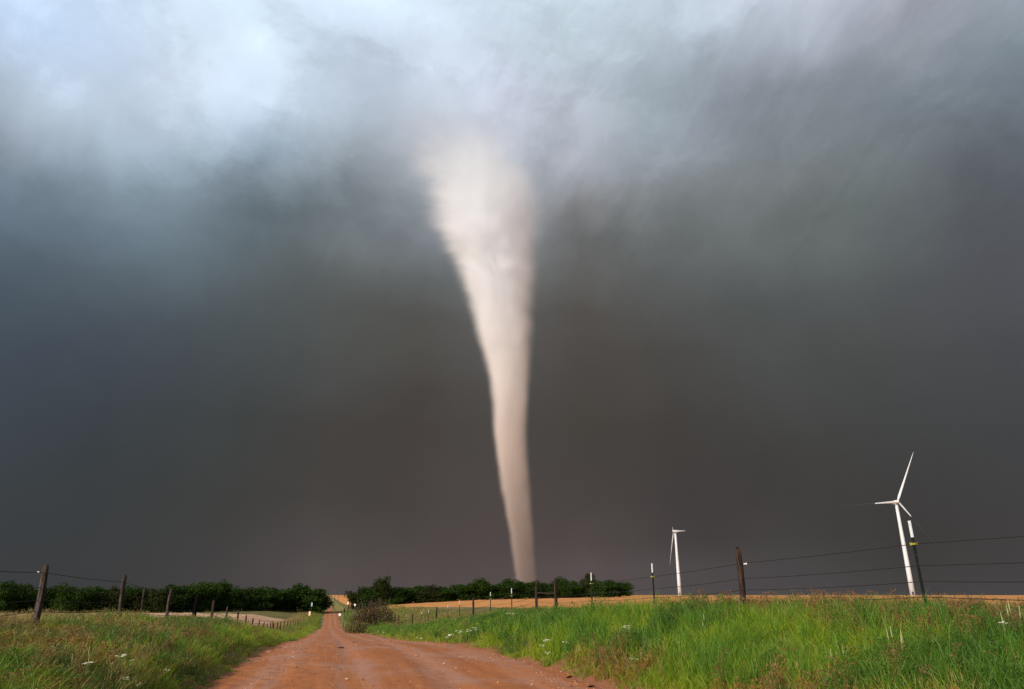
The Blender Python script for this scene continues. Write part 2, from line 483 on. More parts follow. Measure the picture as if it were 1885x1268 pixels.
bh = b.m('ADD', b.m('MULTIPLY', nm, .8), b.m('ADD', b.m('MULTIPLY', nf, .35), b.m('MULTIPLY', ns, 1.0)))
finish(m_road, b, c6, .92, bh, .55, .05, spec=.12)


def crop_front(t):
    return np.interp(t, [12, 20, 40, 60, 110, 300], [262, 245, 165, 112, 90, 80])


# ------------------------------------------------------------------ ground sheets on one (t, s) grid
tv = np.unique(np.concatenate([np.linspace(-12, 16, 141), np.linspace(-60, -12, 60), np.linspace(16, 130, 90),
                               -60 - (np.linspace(0, 1, 50) ** 2.2) * 6500, 130 + (np.linspace(0, 1, 50) ** 2.2) * 7000]))
sv = np.unique(np.concatenate([np.linspace(-80, 0, 30), np.linspace(0, 60, 240), np.linspace(60, 330, 270), np.geomspace(330, 9000, 110)]))
T, S = np.meshgrid(tv, sv)
X = T - SL * S
Z = height(X, S)
rl, rr = road_half(S)
inr = (T > rl + .15) & (T < rr - .15)
Z = np.where(inr, Z - .04, Z)
nT, nS = len(tv), len(sv)
V = np.stack([X, S, Z], -1).reshape(-1, 3)
ii, jj = np.meshgrid(np.arange(nS - 1), np.arange(nT - 1), indexing='ij')
a0 = (ii * nT + jj).ravel()
Fq = np.stack([a0, a0 + 1, a0 + nT + 1, a0 + nT], -1)
tc_ = (tv[jj] + tv[jj + 1]).ravel() / 2; sc_ = (sv[ii] + sv[ii + 1]).ravel() / 2
wheat = (tc_ > 12) & (sc_ > crop_front(tc_) + 4 * np.sin(tc_ * .2))
wheat |= (sc_ > 1500) & (tc_ > 8)
stub = (tc_ < -8) & (sc_ > 62) & (sc_ < 215 + 10 * np.sin(tc_ * .09)) | (tc_ < -30) & (sc_ > 1200)
past = (~wheat) & (~stub) & ((tc_ > 10.5) & (sc_ > 26) | (tc_ < -8) & (sc_ > 40) | (sc_ > 110))


def sheet(name, mask, mat):
    q = Fq[mask]; used, invx = np.unique(q, return_inverse=True)
    o = mesh_obj(name, V[used], invx.reshape(q.shape), mat, smooth=True)
    return tag(o, kind='structure')


sheet('ground', ~(wheat | stub | past), m_ground)
sheet('pasture_field', past, m_pasture)
sheet('wheat_field', wheat, m_wheat)
sheet('stubble_field', stub, m_tan)

# road: its own strip with worn, ragged edges and shallow ruts
rs = np.unique(np.concatenate([np.linspace(-60, 0, 40), np.linspace(0, 45, 450), np.linspace(45, 340, 300), np.geomspace(340, 2600, 80)]))
nw = 72
u = np.linspace(0, 1, nw)
UU, SS = np.meshgrid(u, rs)
rl, rr = road_half(SS)
jl = .16 * np.sin(SS * 1.3) + .10 * np.sin(SS * 3.7 + 1) + .07 * np.sin(SS * 8.3) + .28 * np.sin(SS * .31)
jr = .16 * np.sin(SS * 1.1 + 2) + .10 * np.sin(SS * 4.1) + .07 * np.sin(SS * 7.7 + .5) + .28 * np.sin(SS * .27 + 1)
TT = (rl + jl) * (1 - UU) + (rr + jr) * UU
XX = TT - SL * SS
ZZ = height(np.clip(TT, -1.93, 5.04) - SL * SS, SS, False)
mid = 1 - (2 * UU - 1) ** 2
ZZ = ZZ + .05 * mid
ZZ -= .035 * (np.exp(-((TT - .75 + .12 * np.sin(SS * .1)) / .28) ** 2) + np.exp(-((TT - 2.45 + .12 * np.sin(SS * .1)) / .28) ** 2) + .7 * np.exp(-((TT - 3.6) / .3) ** 2))
lump = np.sin(XX * 7 + 2 * np.sin(SS * 3)) * np.sin(SS * 6.1 + 1.7 * np.sin(XX * 4))
ZZ += .024 * lump * np.clip(np.maximum((0.6 - TT), (TT - 4.0)) / 1.2, 0.1, 1)
edge_ = np.clip(np.minimum(UU, 1 - UU) * 16, 0, 1)
ZZ += .012 - .05 * (1 - edge_) ** 2 * 0.5
VV = np.stack([XX, SS, ZZ], -1).reshape(-1, 3)
ii, jj = np.meshgrid(np.arange(len(rs) - 1), np.arange(nw - 1), indexing='ij')
a0 = (ii * nw + jj).ravel()
tag(mesh_obj('road', VV, np.stack([a0, a0 + 1, a0 + nw + 1, a0 + nw], -1), m_road, smooth=True), kind='structure')
# crossing farm track in the dip
cs = np.linspace(-140, 160, 140)
cv, cf = [], []
for i, t0 in enumerate(cs):
    for k, off in enumerate(np.linspace(-2.6, 2.6, 6)):
        s0 = 301 + off + 5 * math.sin(t0 * .02)
        cv.append((t0 - SL * s0, s0, float(height(np.array([t0 - SL * s0]), np.array([s0]), False)[0]) + .12))
for i in range(len(cs) - 1):
    for k in range(5):
        q = i * 6 + k; cf.append((q, q + 1, q + 7, q + 6))
tag(mesh_obj('farm_track', cv, cf, m_road, smooth=True), kind='structure')

# ------------------------------------------------------------------ tornado (a real volume, 1.6 km off)
TY = 1600.0
prof = [(1110,940,994),(1060,947,988),(1020,941,984),(980,936,982),(940,929,979),(900,921,977),(850,914,972),(800,908,969),(750,906,971),(700,900,974),
        (650,889,976),(600,873,979),(550,858,982),(500,844,985),(470,832,986),(445,812,989),(420,799,992),(395,790,996),(370,784,996),(345,772,990),(315,754,980),(290,732,968),(260,712,955),(220,690,950)]
dens = {1110:.5,1060:.55,1020:.6,980:.66,940:.72,900:.78,850:.88,800:.95,750:1,700:1,650:1,600:1,550:1,500:1,470:.95,445:.86,420:.75,395:.60,370:.46,345:.33,315:.21,290:.12,260:.05,220:0}
ZT = 1250.0
tor = empty('tornado_origin', (0, TY, CAMZ))
stops, rings = [], []
for y, l, r_ in prof:
    A, B_ = unproj(l, y, TY), unproj(r_, y, TY)
    cx, rad, z = (A.x + B_.x) / 2, (B_.x - A.x) / 2, A.z - CAMZ
    rad *= 1.30
    stops.append((max(0, (z + 10) / ZT), ((cx + 200) / 400, rad / 300, dens[y], 1)))
    rings.append((cx, rad, z))
C.objects.unlink(tor); bpy.data.objects.remove(tor)
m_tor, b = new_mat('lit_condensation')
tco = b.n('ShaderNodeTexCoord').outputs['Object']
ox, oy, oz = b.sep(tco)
rp = b.ramp(b.m('DIVIDE', b.m('ADD', oz, 10.0), ZT), stops)
sp = b.n('ShaderNodeSeparateColor'); b.link(rp, sp.inputs[0])
cx = b.m('SUBTRACT', b.m('MULTIPLY', sp.outputs[0], 400.0), 200.0)
rad = b.m('MULTIPLY', sp.outputs[1], 300.0)
dx = b.m('SUBTRACT', ox, cx)
rr_ = b.m('SQRT', b.m('ADD', b.m('MULTIPLY', dx, dx), b.m('MULTIPLY', oy, oy)))
rn = b.m('DIVIDE', rr_, rad)
ang = b.m('ARCTAN2', oy, dx)
# winding, upright-stretched streaks
hel = b.m('ADD', ang, b.m('MULTIPLY', oz, .004))
nv = b.comb(b.m('MULTIPLY', b.m('COSINE', hel), 1.5), b.m('MULTIPLY', b.m('SINE', hel), 1.5), b.m('MULTIPLY', oz, .008))
n_a = b.noise(nv, 1.6, 5, .6, .6)
hi = b.rng(oz, 350, 1000, .07, .36)
rn2 = b.m('ADD', rn, b.m('MULTIPLY', b.m('SUBTRACT', n_a, .5), b.m('MULTIPLY', hi, 2.0)))
prf = b.rng(rn2, 1.0, .22)
prf = b.m('MULTIPLY', prf, prf)
peak = b.m('DIVIDE', 7.5, rad)
nd = b.noise(tco, .02, 3, .55, .5)
dn = b.m('MULTIPLY', b.m('MULTIPLY', prf, sp.outputs[2]), b.m('MULTIPLY', peak, b.rng(nd, .3, .7, .7, 1.25)))
vs = b.n('ShaderNodeVolumePrincipled')
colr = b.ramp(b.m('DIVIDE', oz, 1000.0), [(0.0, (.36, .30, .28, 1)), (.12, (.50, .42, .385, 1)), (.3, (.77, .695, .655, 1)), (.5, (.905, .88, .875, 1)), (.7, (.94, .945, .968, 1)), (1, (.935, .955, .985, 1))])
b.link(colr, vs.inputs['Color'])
b.link(dn, vs.inputs['Density'])
vs.inputs['Anisotropy'].default_value = -0.28
o = b.n('ShaderNodeOutputMaterial'); b.link(vs.outputs[0], o.inputs['Volume'])
m_tor.cycles.volume_step_rate = 0.06
m_tor.cycles.homogeneous_volume = False if hasattr(m_tor.cycles, 'homogeneous_volume') else False
mb = MB()
nseg = 28
vv, ff = [], []
for cx_, rad_, z_ in rings:
    for k in range(nseg):
        an = 2 * math.pi * k / nseg
        g = 1.02 + .22 * min(1, max(0, (z_ - 350) / 650))
        vv.append((cx_ + math.cos(an) * rad_ * g, math.sin(an) * rad_ * g, z_))
for i in range(len(rings) - 1):
    for k in range(nseg):
        ff.append((i * nseg + k, i * nseg + (k + 1) % nseg, (i + 1) * nseg + (k + 1) % nseg, (i + 1) * nseg + k))
ff.append(tuple(range(nseg - 1, -1, -1))); ff.append(tuple((len(rings) - 1) * nseg + k for k in range(nseg)))
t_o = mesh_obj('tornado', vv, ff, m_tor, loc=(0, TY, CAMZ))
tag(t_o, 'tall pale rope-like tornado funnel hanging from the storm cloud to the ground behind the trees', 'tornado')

# ------------------------------------------------------------------ trees
m_leaf, b = new_mat('dark_leaves')
oi = b.n('ShaderNodeObjectInfo').outputs['Random']
nl = b.noise(b.n('ShaderNodeTexCoord').outputs['Object'], 1.1, 3, .6)
geo_r = b.n('ShaderNodeNewGeometry').outputs['Random Per Island']
c1 = b.mix(b.rng(nl, .35, .65), (.011, .024, .005, 1), (.028, .060, .008, 1))
c2 = b.mix(b.m('MULTIPLY', geo_r, .4), c1, (.034, .058, .009, 1))
c3 = b.mix(b.m('MULTIPLY', b.rng(oi, .6, 1.0), .55), c2, (.030, .024, .012, 1))
c3 = b.mix(b.m('MULTIPLY', b.rng(oi, .4, .0), .5), c3, (.036, .066, .012, 1))
finish(m_leaf, b, c3, .85, spec=.03, transl=.12)
m_bark, b = new_mat('bark')
nl = b.noise(b.n('ShaderNodeTexCoord').outputs['Object'], 6, 4, .6)
finish(m_bark, b, b.mix(nl, (.05, .035, .025, 1), (.12, .09, .07, 1)), .9, nl, .5, .05)


def leaf_cloud(rg, n, lobes, size, zmin=None):
    """many small leaf faces through a set of lobes, denser near the shells"""
    vs_, fs_ = [], []
    wts = np.array([l[3] ** 2 for l in lobes]); wts = wts / wts.sum()
    ch = rg.choice(len(lobes), n, p=wts)
    for k in range(n):
        cx, cy_, cz, r = lobes[ch[k]][:4]
        sq = lobes[ch[k]][4] if len(lobes[ch[k]]) > 4 else .85
        dv = rg.normal(size=3); dv /= np.linalg.norm(dv)
        rr0 = r * (rg.random() ** .33) * (1 + .10 * rg.normal())
        p = np.array([cx, cy_, cz]) + dv * rr0 * np.array([1, 1, sq])
        a = rg.normal(size=3); a /= np.linalg.norm(a)
        q = np.cross(a, rg.normal(size=3)); q /= np.linalg.norm(q)
        s1 = size * (.5 + rg.random()); s2 = s1 * (.45 + .4 * rg.random())
        i = len(vs_)
        vs_ += [tuple(p - a * s1), tuple(p - q * s2), tuple(p + a * s1), tuple(p + q * s2)]
        fs_.append((i, i + 1, i + 2, i + 3))
    return vs_, fs_


tree_src = []
for vnum in range(7):
    rg = np.random.default_rng(100 + vnum)
    lob = [(0, 0, 4.6, 2.6, .95), (0, 0, 2.2, 2.5, .9)]
    nl_ = 13 + vnum % 4
    for k in range(nl_):
        an = 2 * math.pi * k / nl_ + rg.random()
        rad_ = 1.3 + 1.6 * rg.random(); z_ = .9 + 4.9 * rg.random()
        lob.append((math.cos(an) * rad_, math.sin(an) * rad_, z_, 1.2 + .8 * rg.random(), .85))
    for k in range(4):
        lob.append((rg.normal() * 1.2, rg.normal() * 1.2, 6.3 + rg.random() * .8, .7 + .6 * rg.random(), 1.1))
    lv, lf = leaf_cloud(rg, 6500, lob, .19)
    crown = bpy.data.meshes.new('crown'); crown.from_pydata(lv, [], lf); crown.materials.append(m_leaf)
    tb = MB()
    tb.tube([(0, 0, -.4), (.05, 0, .8), (.1, .1, 2.2), (.0, .1, 4.2), (.2, 0, 6)], [.34, .26, .2, .13, .05], 8)
    for k in range(6):
        an = k * 1.05 + rg.random(); z_ = 1.1 + .5 * k
        tb.tube([(.05, .05, z_), (math.cos(an) * .9, math.sin(an) * .9, z_ + .8), (math.cos(an) * 1.9, math.sin(an) * 1.9, z_ + 1.5)], [.11, .07, .03], 5)
    trunk = bpy.data.meshes.new('trunk'); trunk.from_pydata(tb.v, [], tb.f); trunk.materials.append(m_bark)
    tree_src.append((crown, trunk))
TH = 7.7   # source height

ORD = ['', 'first', 'second', 'third', 'fourth', 'fifth', 'sixth', 'seventh', 'eighth', 'ninth', 'tenth', 'eleventh', 'twelfth', 'thirteenth', 'fourteenth',
       'fifteenth', 'sixteenth', 'seventeenth', 'eighteenth', 'nineteenth', 'twentieth', 'twenty-first', 'twenty-second', 'twenty-third', 'twenty-fourth', 'twenty-fifth', 'twenty-sixth',
       'twenty-seventh', 'twenty-eighth', 'twenty-ninth', 'thirtieth']


def plant_tree(px_, top, Y, width_px, label, group):
    P = unproj(px_, 1110, Y)
    base = hz(P.x, Y)
    tp = unproj(px_, top, Y)
    H = (tp.z - base) * 1.03
    wpx = F_PX / (Y * cth)
    W = width_px / wpx / 6.3
    e = empty('tree', (P.x, Y, base), rnd.random() * 6.28)
    e.scale = (W, W, H / TH)
    cm, tm = rnd.choice(tree_src)
    for nm, me in (('crown', cm), ('trunk', tm)):
        o_ = bpy.data.objects.new(nm, me); C.objects.link(o_); o_.parent = e
    return tag(e, label, 'tree', group)


def interp_top(tbl, x): return float(np.interp(x, [a for a, _ in tbl], [q for _, q in tbl]))


LT = [(-80,1074),(0,1074),(30,1072),(70,1084),(120,1074),(150,1080),(200,1081),(240,1079),(270,1083),(310,1083),(340,1076),(370,1071),(405,1072),(430,1083),(480,1086),(520,1079),(560,1081),(590,1090)]
RT = [(650,1093),(668,1080),(690,1077),(702,1064),(720,1080),(760,1078),(800,1079),(840,1076),(865,1070),(885,1067),(905,1076),(930,1069),(955,1073),(985,1067),(1005,1074),(1022,1072),(1038,1061),(1055,1074),(1083,1056),(1100,1070),(1120,1066),(1140,1072),(1155,1086)]
lx = [584, 566, 545, 521, 499, 474, 448, 424, 402, 376, 348, 322, 297, 268, 240, 212, 183, 154, 122, 92, 62, 32, 2, -30, -62]
for k, x in enumerate(lx):
    Y = float(np.interp(x, [-60, 300, 590], [205, 222, 290])) + rnd.uniform(-5, 5)
    h_ = {0: 'low round dark green tree beside the road, ending the treeline left of the road',
          9: 'tallest rounded tree of the treeline left of the road, tenth from the road'}.get(k, f'dark green tree, {ORD[k+1]} from the road in the treeline left of the road')
    plant_tree(x, interp_top(LT, x) + rnd.uniform(-3, 4), Y, rnd.uniform(40, 60), h_, 'trees left of the road')
bx_ = list(range(-70, 560, 34))
for k, x in enumerate(reversed(bx_)):
    Y = float(np.interp(x, [-60, 300, 590], [222, 242, 308]))
    plant_tree(x, interp_top(LT, x) + rnd.uniform(3, 7), Y, rnd.uniform(52, 64), f'dark tree behind the front treeline left of the road, {ORD[k+1]} from the road', 'back row of trees left of the road')
rx = [660, 680, 702, 722, 744, 766, 790, 814, 838, 862, 886, 910, 932, 954, 976, 998, 1018, 1038, 1058, 1083, 1102, 1122, 1142]
spec = {0: 'low tree beside the road behind the brown bush, starting the right-hand treeline',
        2: 'tree with a narrow raised top above the brown bush, third from the road',
        19: 'tallest tree near the right end of the right treeline, behind a white-tipped metal post',
        22: 'outermost low tree at the right end of the treeline beyond the wheat'}
for k, x in enumerate(rx):
    Y = float(np.interp(x, [650, 1160], [292, 330])) + rnd.uniform(-5, 5)
    wd = 30 if k in (2, 17, 19) else rnd.uniform(36, 46)
    plant_tree(x, interp_top(RT, x) + rnd.uniform(-2, 3), Y, wd, spec.get(k, f'dark green tree, {ORD[k+1]} from the road in the treeline right of the road'), 'trees right of the road')
bx_ = list(range(676, 1140, 30))
for k, x in enumerate(bx_):
    plant_tree(x, interp_top(RT, x) + rnd.uniform(4, 8), float(np.interp(x, [650, 1160], [308, 348])), rnd.uniform(42, 52), f'dark tree behind the front treeline right of the road, {ORD[k+1]} from the road', 'back row of trees right of the road')

# brown scrub bush by the road
m_bush, b = new_mat('brown_bush_leaves')
gr = b.n('ShaderNodeNewGeometry').outputs['Random Per Island']
nl = b.noise(b.n('ShaderNodeTexCoord').outputs['Object'], .7, 3, .6)
c1 = b.mix(b.rng(nl, .4, .62), (.085, .048, .030, 1), (.11, .105, .032, 1))
finish(m_bush, b, b.mix(b.m('MULTIPLY', gr, .6), c1, (.035, .020, .014, 1)), .8, spec=.1, transl=.1)
Pb = unproj(686, 1146, 112); zb = hz(Pb.x, 112)
e = empty('bush', (Pb.x, 112, zb + .3)); e.scale = (1.12, 1.1, 1.3)
rg = np.random.default_rng(5)
lob = [(-2.6, 0, .6, .7), (-1.8, .2, 1.0, .8), (-1.2, -.2, 1.7, .6), (-.6, -.3, 1.2, 1.0), (.1, .1, 1.9, .75), (.7, .2, 1.3, 1.0), (1.3, 0, 2.1, .6), (1.8, 0, 1.2, .9), (2.6, .1, .8, .7), (.2, 0, .6, 1.1), (-1.2, -.2, .5, .9), (1.6, -.3, .5, .9), (-.5, .3, 2.4, .4), (.8, .2, 2.6, .35), (-2.1, 0, 1.7, .35)]
lv, lf = leaf_cloud(rg, 6000, lob, .07)
mesh_obj('foliage', lv, lf, m_bush, e)
tb = MB()
for k in range(90):
    an = rg.random() * 6.28; l_ = 1.3 + rg.random() * 1.9; sx_ = rg.uniform(-2.3, 2.3)
    dx_, dy_ = math.cos(an) * .8, math.sin(an) * .6
    tb.tube([(sx_, 0, -.6), (sx_ + dx_ * .4, dy_ * .4, l_ * .5), (sx_ + dx_, dy_, l_)], [.03, .02, .009], 5)
tb.build('stems', m_bark, e)
tag(e, 'low brown scrubby bush standing right of the road at the foot of the slope', 'bush')
# smaller olive bush beside it
Pb = unproj(655, 1150, 92); e = empty('bush', (Pb.x, 92, hz(Pb.x, 92)))
m_olive, b = new_mat('olive_bush_leaves')
gr = b.n('ShaderNodeNewGeometry').outputs['Random Per Island']
finish(m_olive, b, b.mix(gr, (.10, .10, .028, 1), (.17, .13, .05, 1)), .8, spec=.1, transl=.15)
lv, lf = leaf_cloud(rg, 2600, [(-.7, 0, .5, .7), (0, 0, .8, .9), (.8, .1, .7, .8), (.2, 0, .4, .9)], .07)
mesh_obj('foliage', lv, lf, m_olive, e)
tb = MB()
for k in range(14):
    an = rg.random() * 6.28
    tb.tube([(0, 0, -.1), (math.cos(an) * .4, math.sin(an) * .3, .6), (math.cos(an) * .8, math.sin(an) * .6, 1.2)], [.025, .016, .006], 5)
tb.build('stems', m_bark, e)
tag(e, 'small olive green bush between the road edge and the brown bush', 'bush')

# ------------------------------------------------------------------ wind turbines
m_white, b = new_mat('white_turbine_paint')
nl = b.noise(b.n('ShaderNodeTexCoord').outputs['Object'], .15, 3, .5)
finish(m_white, b, b.mix(nl, (.48, .49, .51, 1), (.60, .61, .62, 1)), .45)
m_shade_door, b = new_mat('blade_shade_and_door_grey')
finish(m_shade_door, b, (.035, .034, .034, 1), .6)  # dark grey for the door and for shade painted on outer blades


def blade_mesh(L, r0, r1, chordf, name, mat, parent):
    """airfoil-like loft along +Z between radii r0, r1"""
    n = 12; v, f = [], []
    st = np.linspace(r0, r1, 12)
    for r in st:
        q = r / L
        ch = chordf(q); th = ch * (.9 if q < .05 else .22); tw = R(22) * (1 - q) ** 2
        for k in range(n):
            a = 2 * math.pi * k / n
            x = math.cos(a) * ch * .5 - ch * .12; y = math.sin(a) * th * .5
            v.append((x * math.cos(tw) - y * math.sin(tw), x * math.sin(tw) + y * math.cos(tw), r))
    for i in range(len(st) - 1):
        for k in range(n): f.append((i * n + k, i * n + (k + 1) % n, (i + 1) * n + (k + 1) % n, (i + 1) * n + k))
    f.append(tuple(range(n))); f.append(tuple((len(st) - 1) * n + k for k in range(n)))
    return mesh_obj(name, v, f, mat, parent, smooth=True)


def turbine(bx0, hubpx, Y, psi, phi, L, whites, label, rb, rt, nk=1.0):
    P = unproj(bx0[0], bx0[1], Y); H = unproj(hubpx[0], hubpx[1], Y)
    e = empty('wind_turbine', (P.x, Y, hz(P.x, Y)))
    hh = H.z - e.location.z
    tw = MB(); n = 12
    tw.tube([(0, 0, -1), (0, 0, hh * .25), (0, 0, hh * .5), (0, 0, hh * .75), (0, 0, hh - 1.4)], [rb, rb * .9, (rb + rt) / 2, rt * 1.15, rt], 20)
    tower = tw.build('tower', m_white, e, True)
    dm = MB(); dm.box((-.9, -rb * .96, 2.2), (1.2, .5, 2.6)); dm.build('door', m_shade_door, tower)
    # rotor plane spanned by z and h; nacelle points away from the viewer side
    h = Vector((math.cos(psi), math.sin(psi), 0)); nrm = h.cross(Vector((0, 0, 1)))
    if nrm.y > 0: nrm = -nrm
    na_ = MB(); 
    pts = [Vector((0, 0, hh)) + nrm * q for q in (3.2 * nk, 2.6 * nk, 0, -3 * nk, -6.2 * nk, -6.8 * nk)]
    na_.tube(pts, [.9, 1.5, 1.8, 1.8, 1.6, 1.0], 10); na_.build('nacelle', m_white, e, True)
    hb = MB(); pts = [Vector((0, 0, hh)) + nrm * q for q in (5.6 * nk, 5.2 * nk, 4.2 * nk, 3.0 * nk)]
    hb.tube(pts, [.2, .9, 1.5, 1.4], 12); hub = hb.build('rotor_hub', m_white, e, True)
    c0 = Vector((0, 0, hh)) + nrm * 4.2 * nk
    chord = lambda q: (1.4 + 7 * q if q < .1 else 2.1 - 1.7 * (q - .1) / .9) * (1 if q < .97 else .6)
    for k in range(3):
        a = phi + k * 2 * math.pi / 3
        dirv = (Vector((0, 0, 1)) * math.cos(a) + h * math.sin(a)).normalized()
        wl = whites[k]
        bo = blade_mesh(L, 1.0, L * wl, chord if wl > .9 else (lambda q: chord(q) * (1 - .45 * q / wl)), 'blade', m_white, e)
        xa = dirv.cross(nrm).normalized()
        M = Matrix((xa, nrm, dirv)).transposed().to_4x4(); M.translation = c0
        bo.matrix_local = M
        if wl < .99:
            bo['label'] = 'white blade with shade painted on its outer end'
            blade_mesh(L, L * wl, L, lambda q: chord(q) * .5, 'shade_painted_tip', m_shade_door, bo)  # outer blade coloured dark as painted shade, so it sinks into the sky
    return tag(e, label, 'wind turbine', 'wind turbines beyond the wheat')


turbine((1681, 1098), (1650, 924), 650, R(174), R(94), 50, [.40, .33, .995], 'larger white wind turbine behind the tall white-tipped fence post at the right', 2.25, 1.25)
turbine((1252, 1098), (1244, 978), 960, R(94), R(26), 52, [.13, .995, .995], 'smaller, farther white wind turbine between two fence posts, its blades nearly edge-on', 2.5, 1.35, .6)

# ------------------------------------------------------------------ fences
m_wood, b = new_mat('weathered_post_wood')
to = b.n('ShaderNodeTexCoord').outputs['Object']
oi = b.n('ShaderNodeObjectInfo').outputs['Random']
gr = b.noise(b.vm('MULTIPLY', to, (26, 26, 2.2)), 1.0, 5, .65, .4)
gb = b.noise(to, 3.0, 3, .6)
c1 = b.mix(b.rng(gr, .38, .62), (.020, .015, .012, 1), (.095, .072, .058, 1))
c2 = b.mix(b.m('MULTIPLY', b.rng(gb, .45, .65), .6), c1, (.05, .028, .018, 1))
finish(m_wood, b, c2, .92, gr, .9, .015, spec=.15)
m_woodr, b = new_mat('reddish_creosoted_wood')
to = b.n('ShaderNodeTexCoord').outputs['Object']
gr = b.noise(b.vm('MULTIPLY', to, (26, 26, 2.2)), 1.0, 5, .65, .4)
finish(m_woodr, b, b.mix(b.rng(gr, .38, .62), (.014, .009, .007, 1), (.060, .033, .024, 1)), .9, gr, .9, .015, spec=.15)
m_black, b = new_mat('charred_post_wood')
to = b.n('ShaderNodeTexCoord').outputs['Object']
gr = b.noise(b.vm('MULTIPLY', to, (20, 20, 3)), 1.0, 5, .65)
finish(m_black, b, b.mix(gr, (.003, .003, .003, 1), (.009, .008, .007, 1)), 1.0, gr, .8, .01, spec=.0)
m_tpost, b = new_mat('dark_green_post_steel')
to = b.n('ShaderNodeTexCoord').outputs['Object']
gr = b.noise(to, 18, 4, .6)
finish(m_tpost, b, b.mix(b.rng(gr, .5, .7), (.007, .010, .008, 1), (.03, .018, .012, 1)), .55, gr, .3, .004)
m_tip, b = new_mat('white_post_paint')
to = b.n('ShaderNodeTexCoord').outputs['Object']
gr = b.noise(to, 25, 4, .6)
finish(m_tip, b, b.mix(b.rng(gr, .6, .75), (.58, .59, .61, 1), (.36, .34, .31, 1)), .5)
m_yel, b = new_mat('yellow_plastic_insulator')
finish(m_yel, b, (.34, .30, .03, 1), .6)
m_dull, b = new_mat('faded_yellow_insulator')
finish(m_dull, b, (.30, .27, .10, 1), .5)
m_wht, b = new_mat('white_plastic_insulator')
finish(m_wht, b, (.78, .76, .68, 1), .4)
m_wire, b = new_mat('rusty_fence_wire')
gr = b.noise(pos(b), 6, 3, .6)
finish(m_wire, b, b.mix(gr, (.010, .008, .007, 1), (.022, .018, .016, 1)), .9)


def wood_post(parent, name, x, y, z0, H, rad_, lean, mat, seed, n=12):
    rg_ = np.random.default_rng(seed)
    prof_ = 1 + .13 * rg_.normal(size=n)
    mb_ = MB(); pts = []; radii = []
    seg = 9
    for i in range(seg + 1):
        q = i / seg
        pts.append((lean[0] * q + .012 * math.sin(q * 7 + seed), lean[1] * q + .012 * math.cos(q * 5 + seed), -.35 + (H + .35) * q))
        radii.append(list(rad_ * (1.08 - .16 * q) * (prof_ + .04 * rg_.normal(size=n)) * (.9 if i == seg else 1)))
    mb_.tube(pts, radii, n)
    # uneven sawn top
    k0 = len(mb_.v) - n
    for k in range(n):
        v_ = mb_.v[k0 + k]; mb_.v[k0 + k] = (v_[0], v_[1], v_[2] + .02 * rg_.normal() + .03 * math.cos(k / n * 6.28 + seed))
    return mb_.build(name, mat, parent, True, (x, y, z0))


def metal_post(parent, x, y, z0, H, lean, wires, tip=.2):
    """steel T-post with studs, a white tip and a plastic insulator on the top strand"""
    mb_ = MB()
    zt = H - tip

    def tee(z_a, z_b, g=1.0):
        prof_ = [(-.022, 0), (.022, 0), (.022, .006), (.004, .006), (.004, .034), (-.004, .034), (-.004, .006), (-.022, .006)]
        n = len(prof_); v = []
        for z_ in (z_a, z_b):
            q = z_ / H
            v += [(a * g + lean[0] * q, -c * g + lean[1] * q, z_) for a, c in prof_]
        f = [(k, (k + 1) % n, n + (k + 1) % n, n + k) for k in range(n)] + [tuple(range(n)), tuple(range(2 * n - 1, n - 1, -1))]
        return v, f
    mb_.add(*tee(-.4, zt))
    z_ = .06
    while z_ < zt - .03:
        q = z_ / H; mb_.box((lean[0] * q, lean[1] * q + .008, z_), (.022, .016, .02)); z_ += .055
    o_ = mb_.build('metal_post', m_tpost, parent, False, (x, y, z0))
    t_ = MB(); t_.add(*tee(zt, H, 1.04)); t_.build('post_tip', m_tip, o_)
    zi = wires[0]; q = zi / H
    i_ = MB(); i_.box((lean[0] * q, lean[1] * q, zi), (.078, .07, .028)); i_.box((lean[0] * q + .045, lean[1] * q, zi), (.022, .028, .038)); i_.box((lean[0] * q - .045, lean[1] * q, zi), (.022, .028, .038))
    i_.build('insulator', m_yel if y < 24 else m_dull, o_)
    return o_


def strand(parent, pts, sag=.02, rad_=.0052, barbs_to=26):
    mb_ = MB(); P = []
    for i in range(len(pts) - 1):
        a, c = Vector(pts[i]), Vector(pts[i + 1])
        for k in range(6):
            q = k / 6; p = a.lerp(c, q); p.z -= sag * 4 * q * (1 - q); P.append(p)
    P.append(Vector(pts[-1]))
    mb_.tube(P, [rad_ * (1 + max(0, p.y - 25) * .012) for p in P], 4, True)
    # barbs
    for i in range(len(P) - 1):
        if P[i].y > barbs_to: break
        L_ = (P[i + 1] - P[i]).length; k = 0
        while k * .13 < L_:
            p = P[i].lerp(P[i + 1], k * .13 / L_)
            for s_ in (-1, 1):
                d_ = Vector((.3, s_ * .6, 1)).normalized() * .016
                mb_.tube([p - d_, p + d_], [.0014, .0014], 3, False)
            k += 1
    return mb_.build('wire', m_wire, parent)


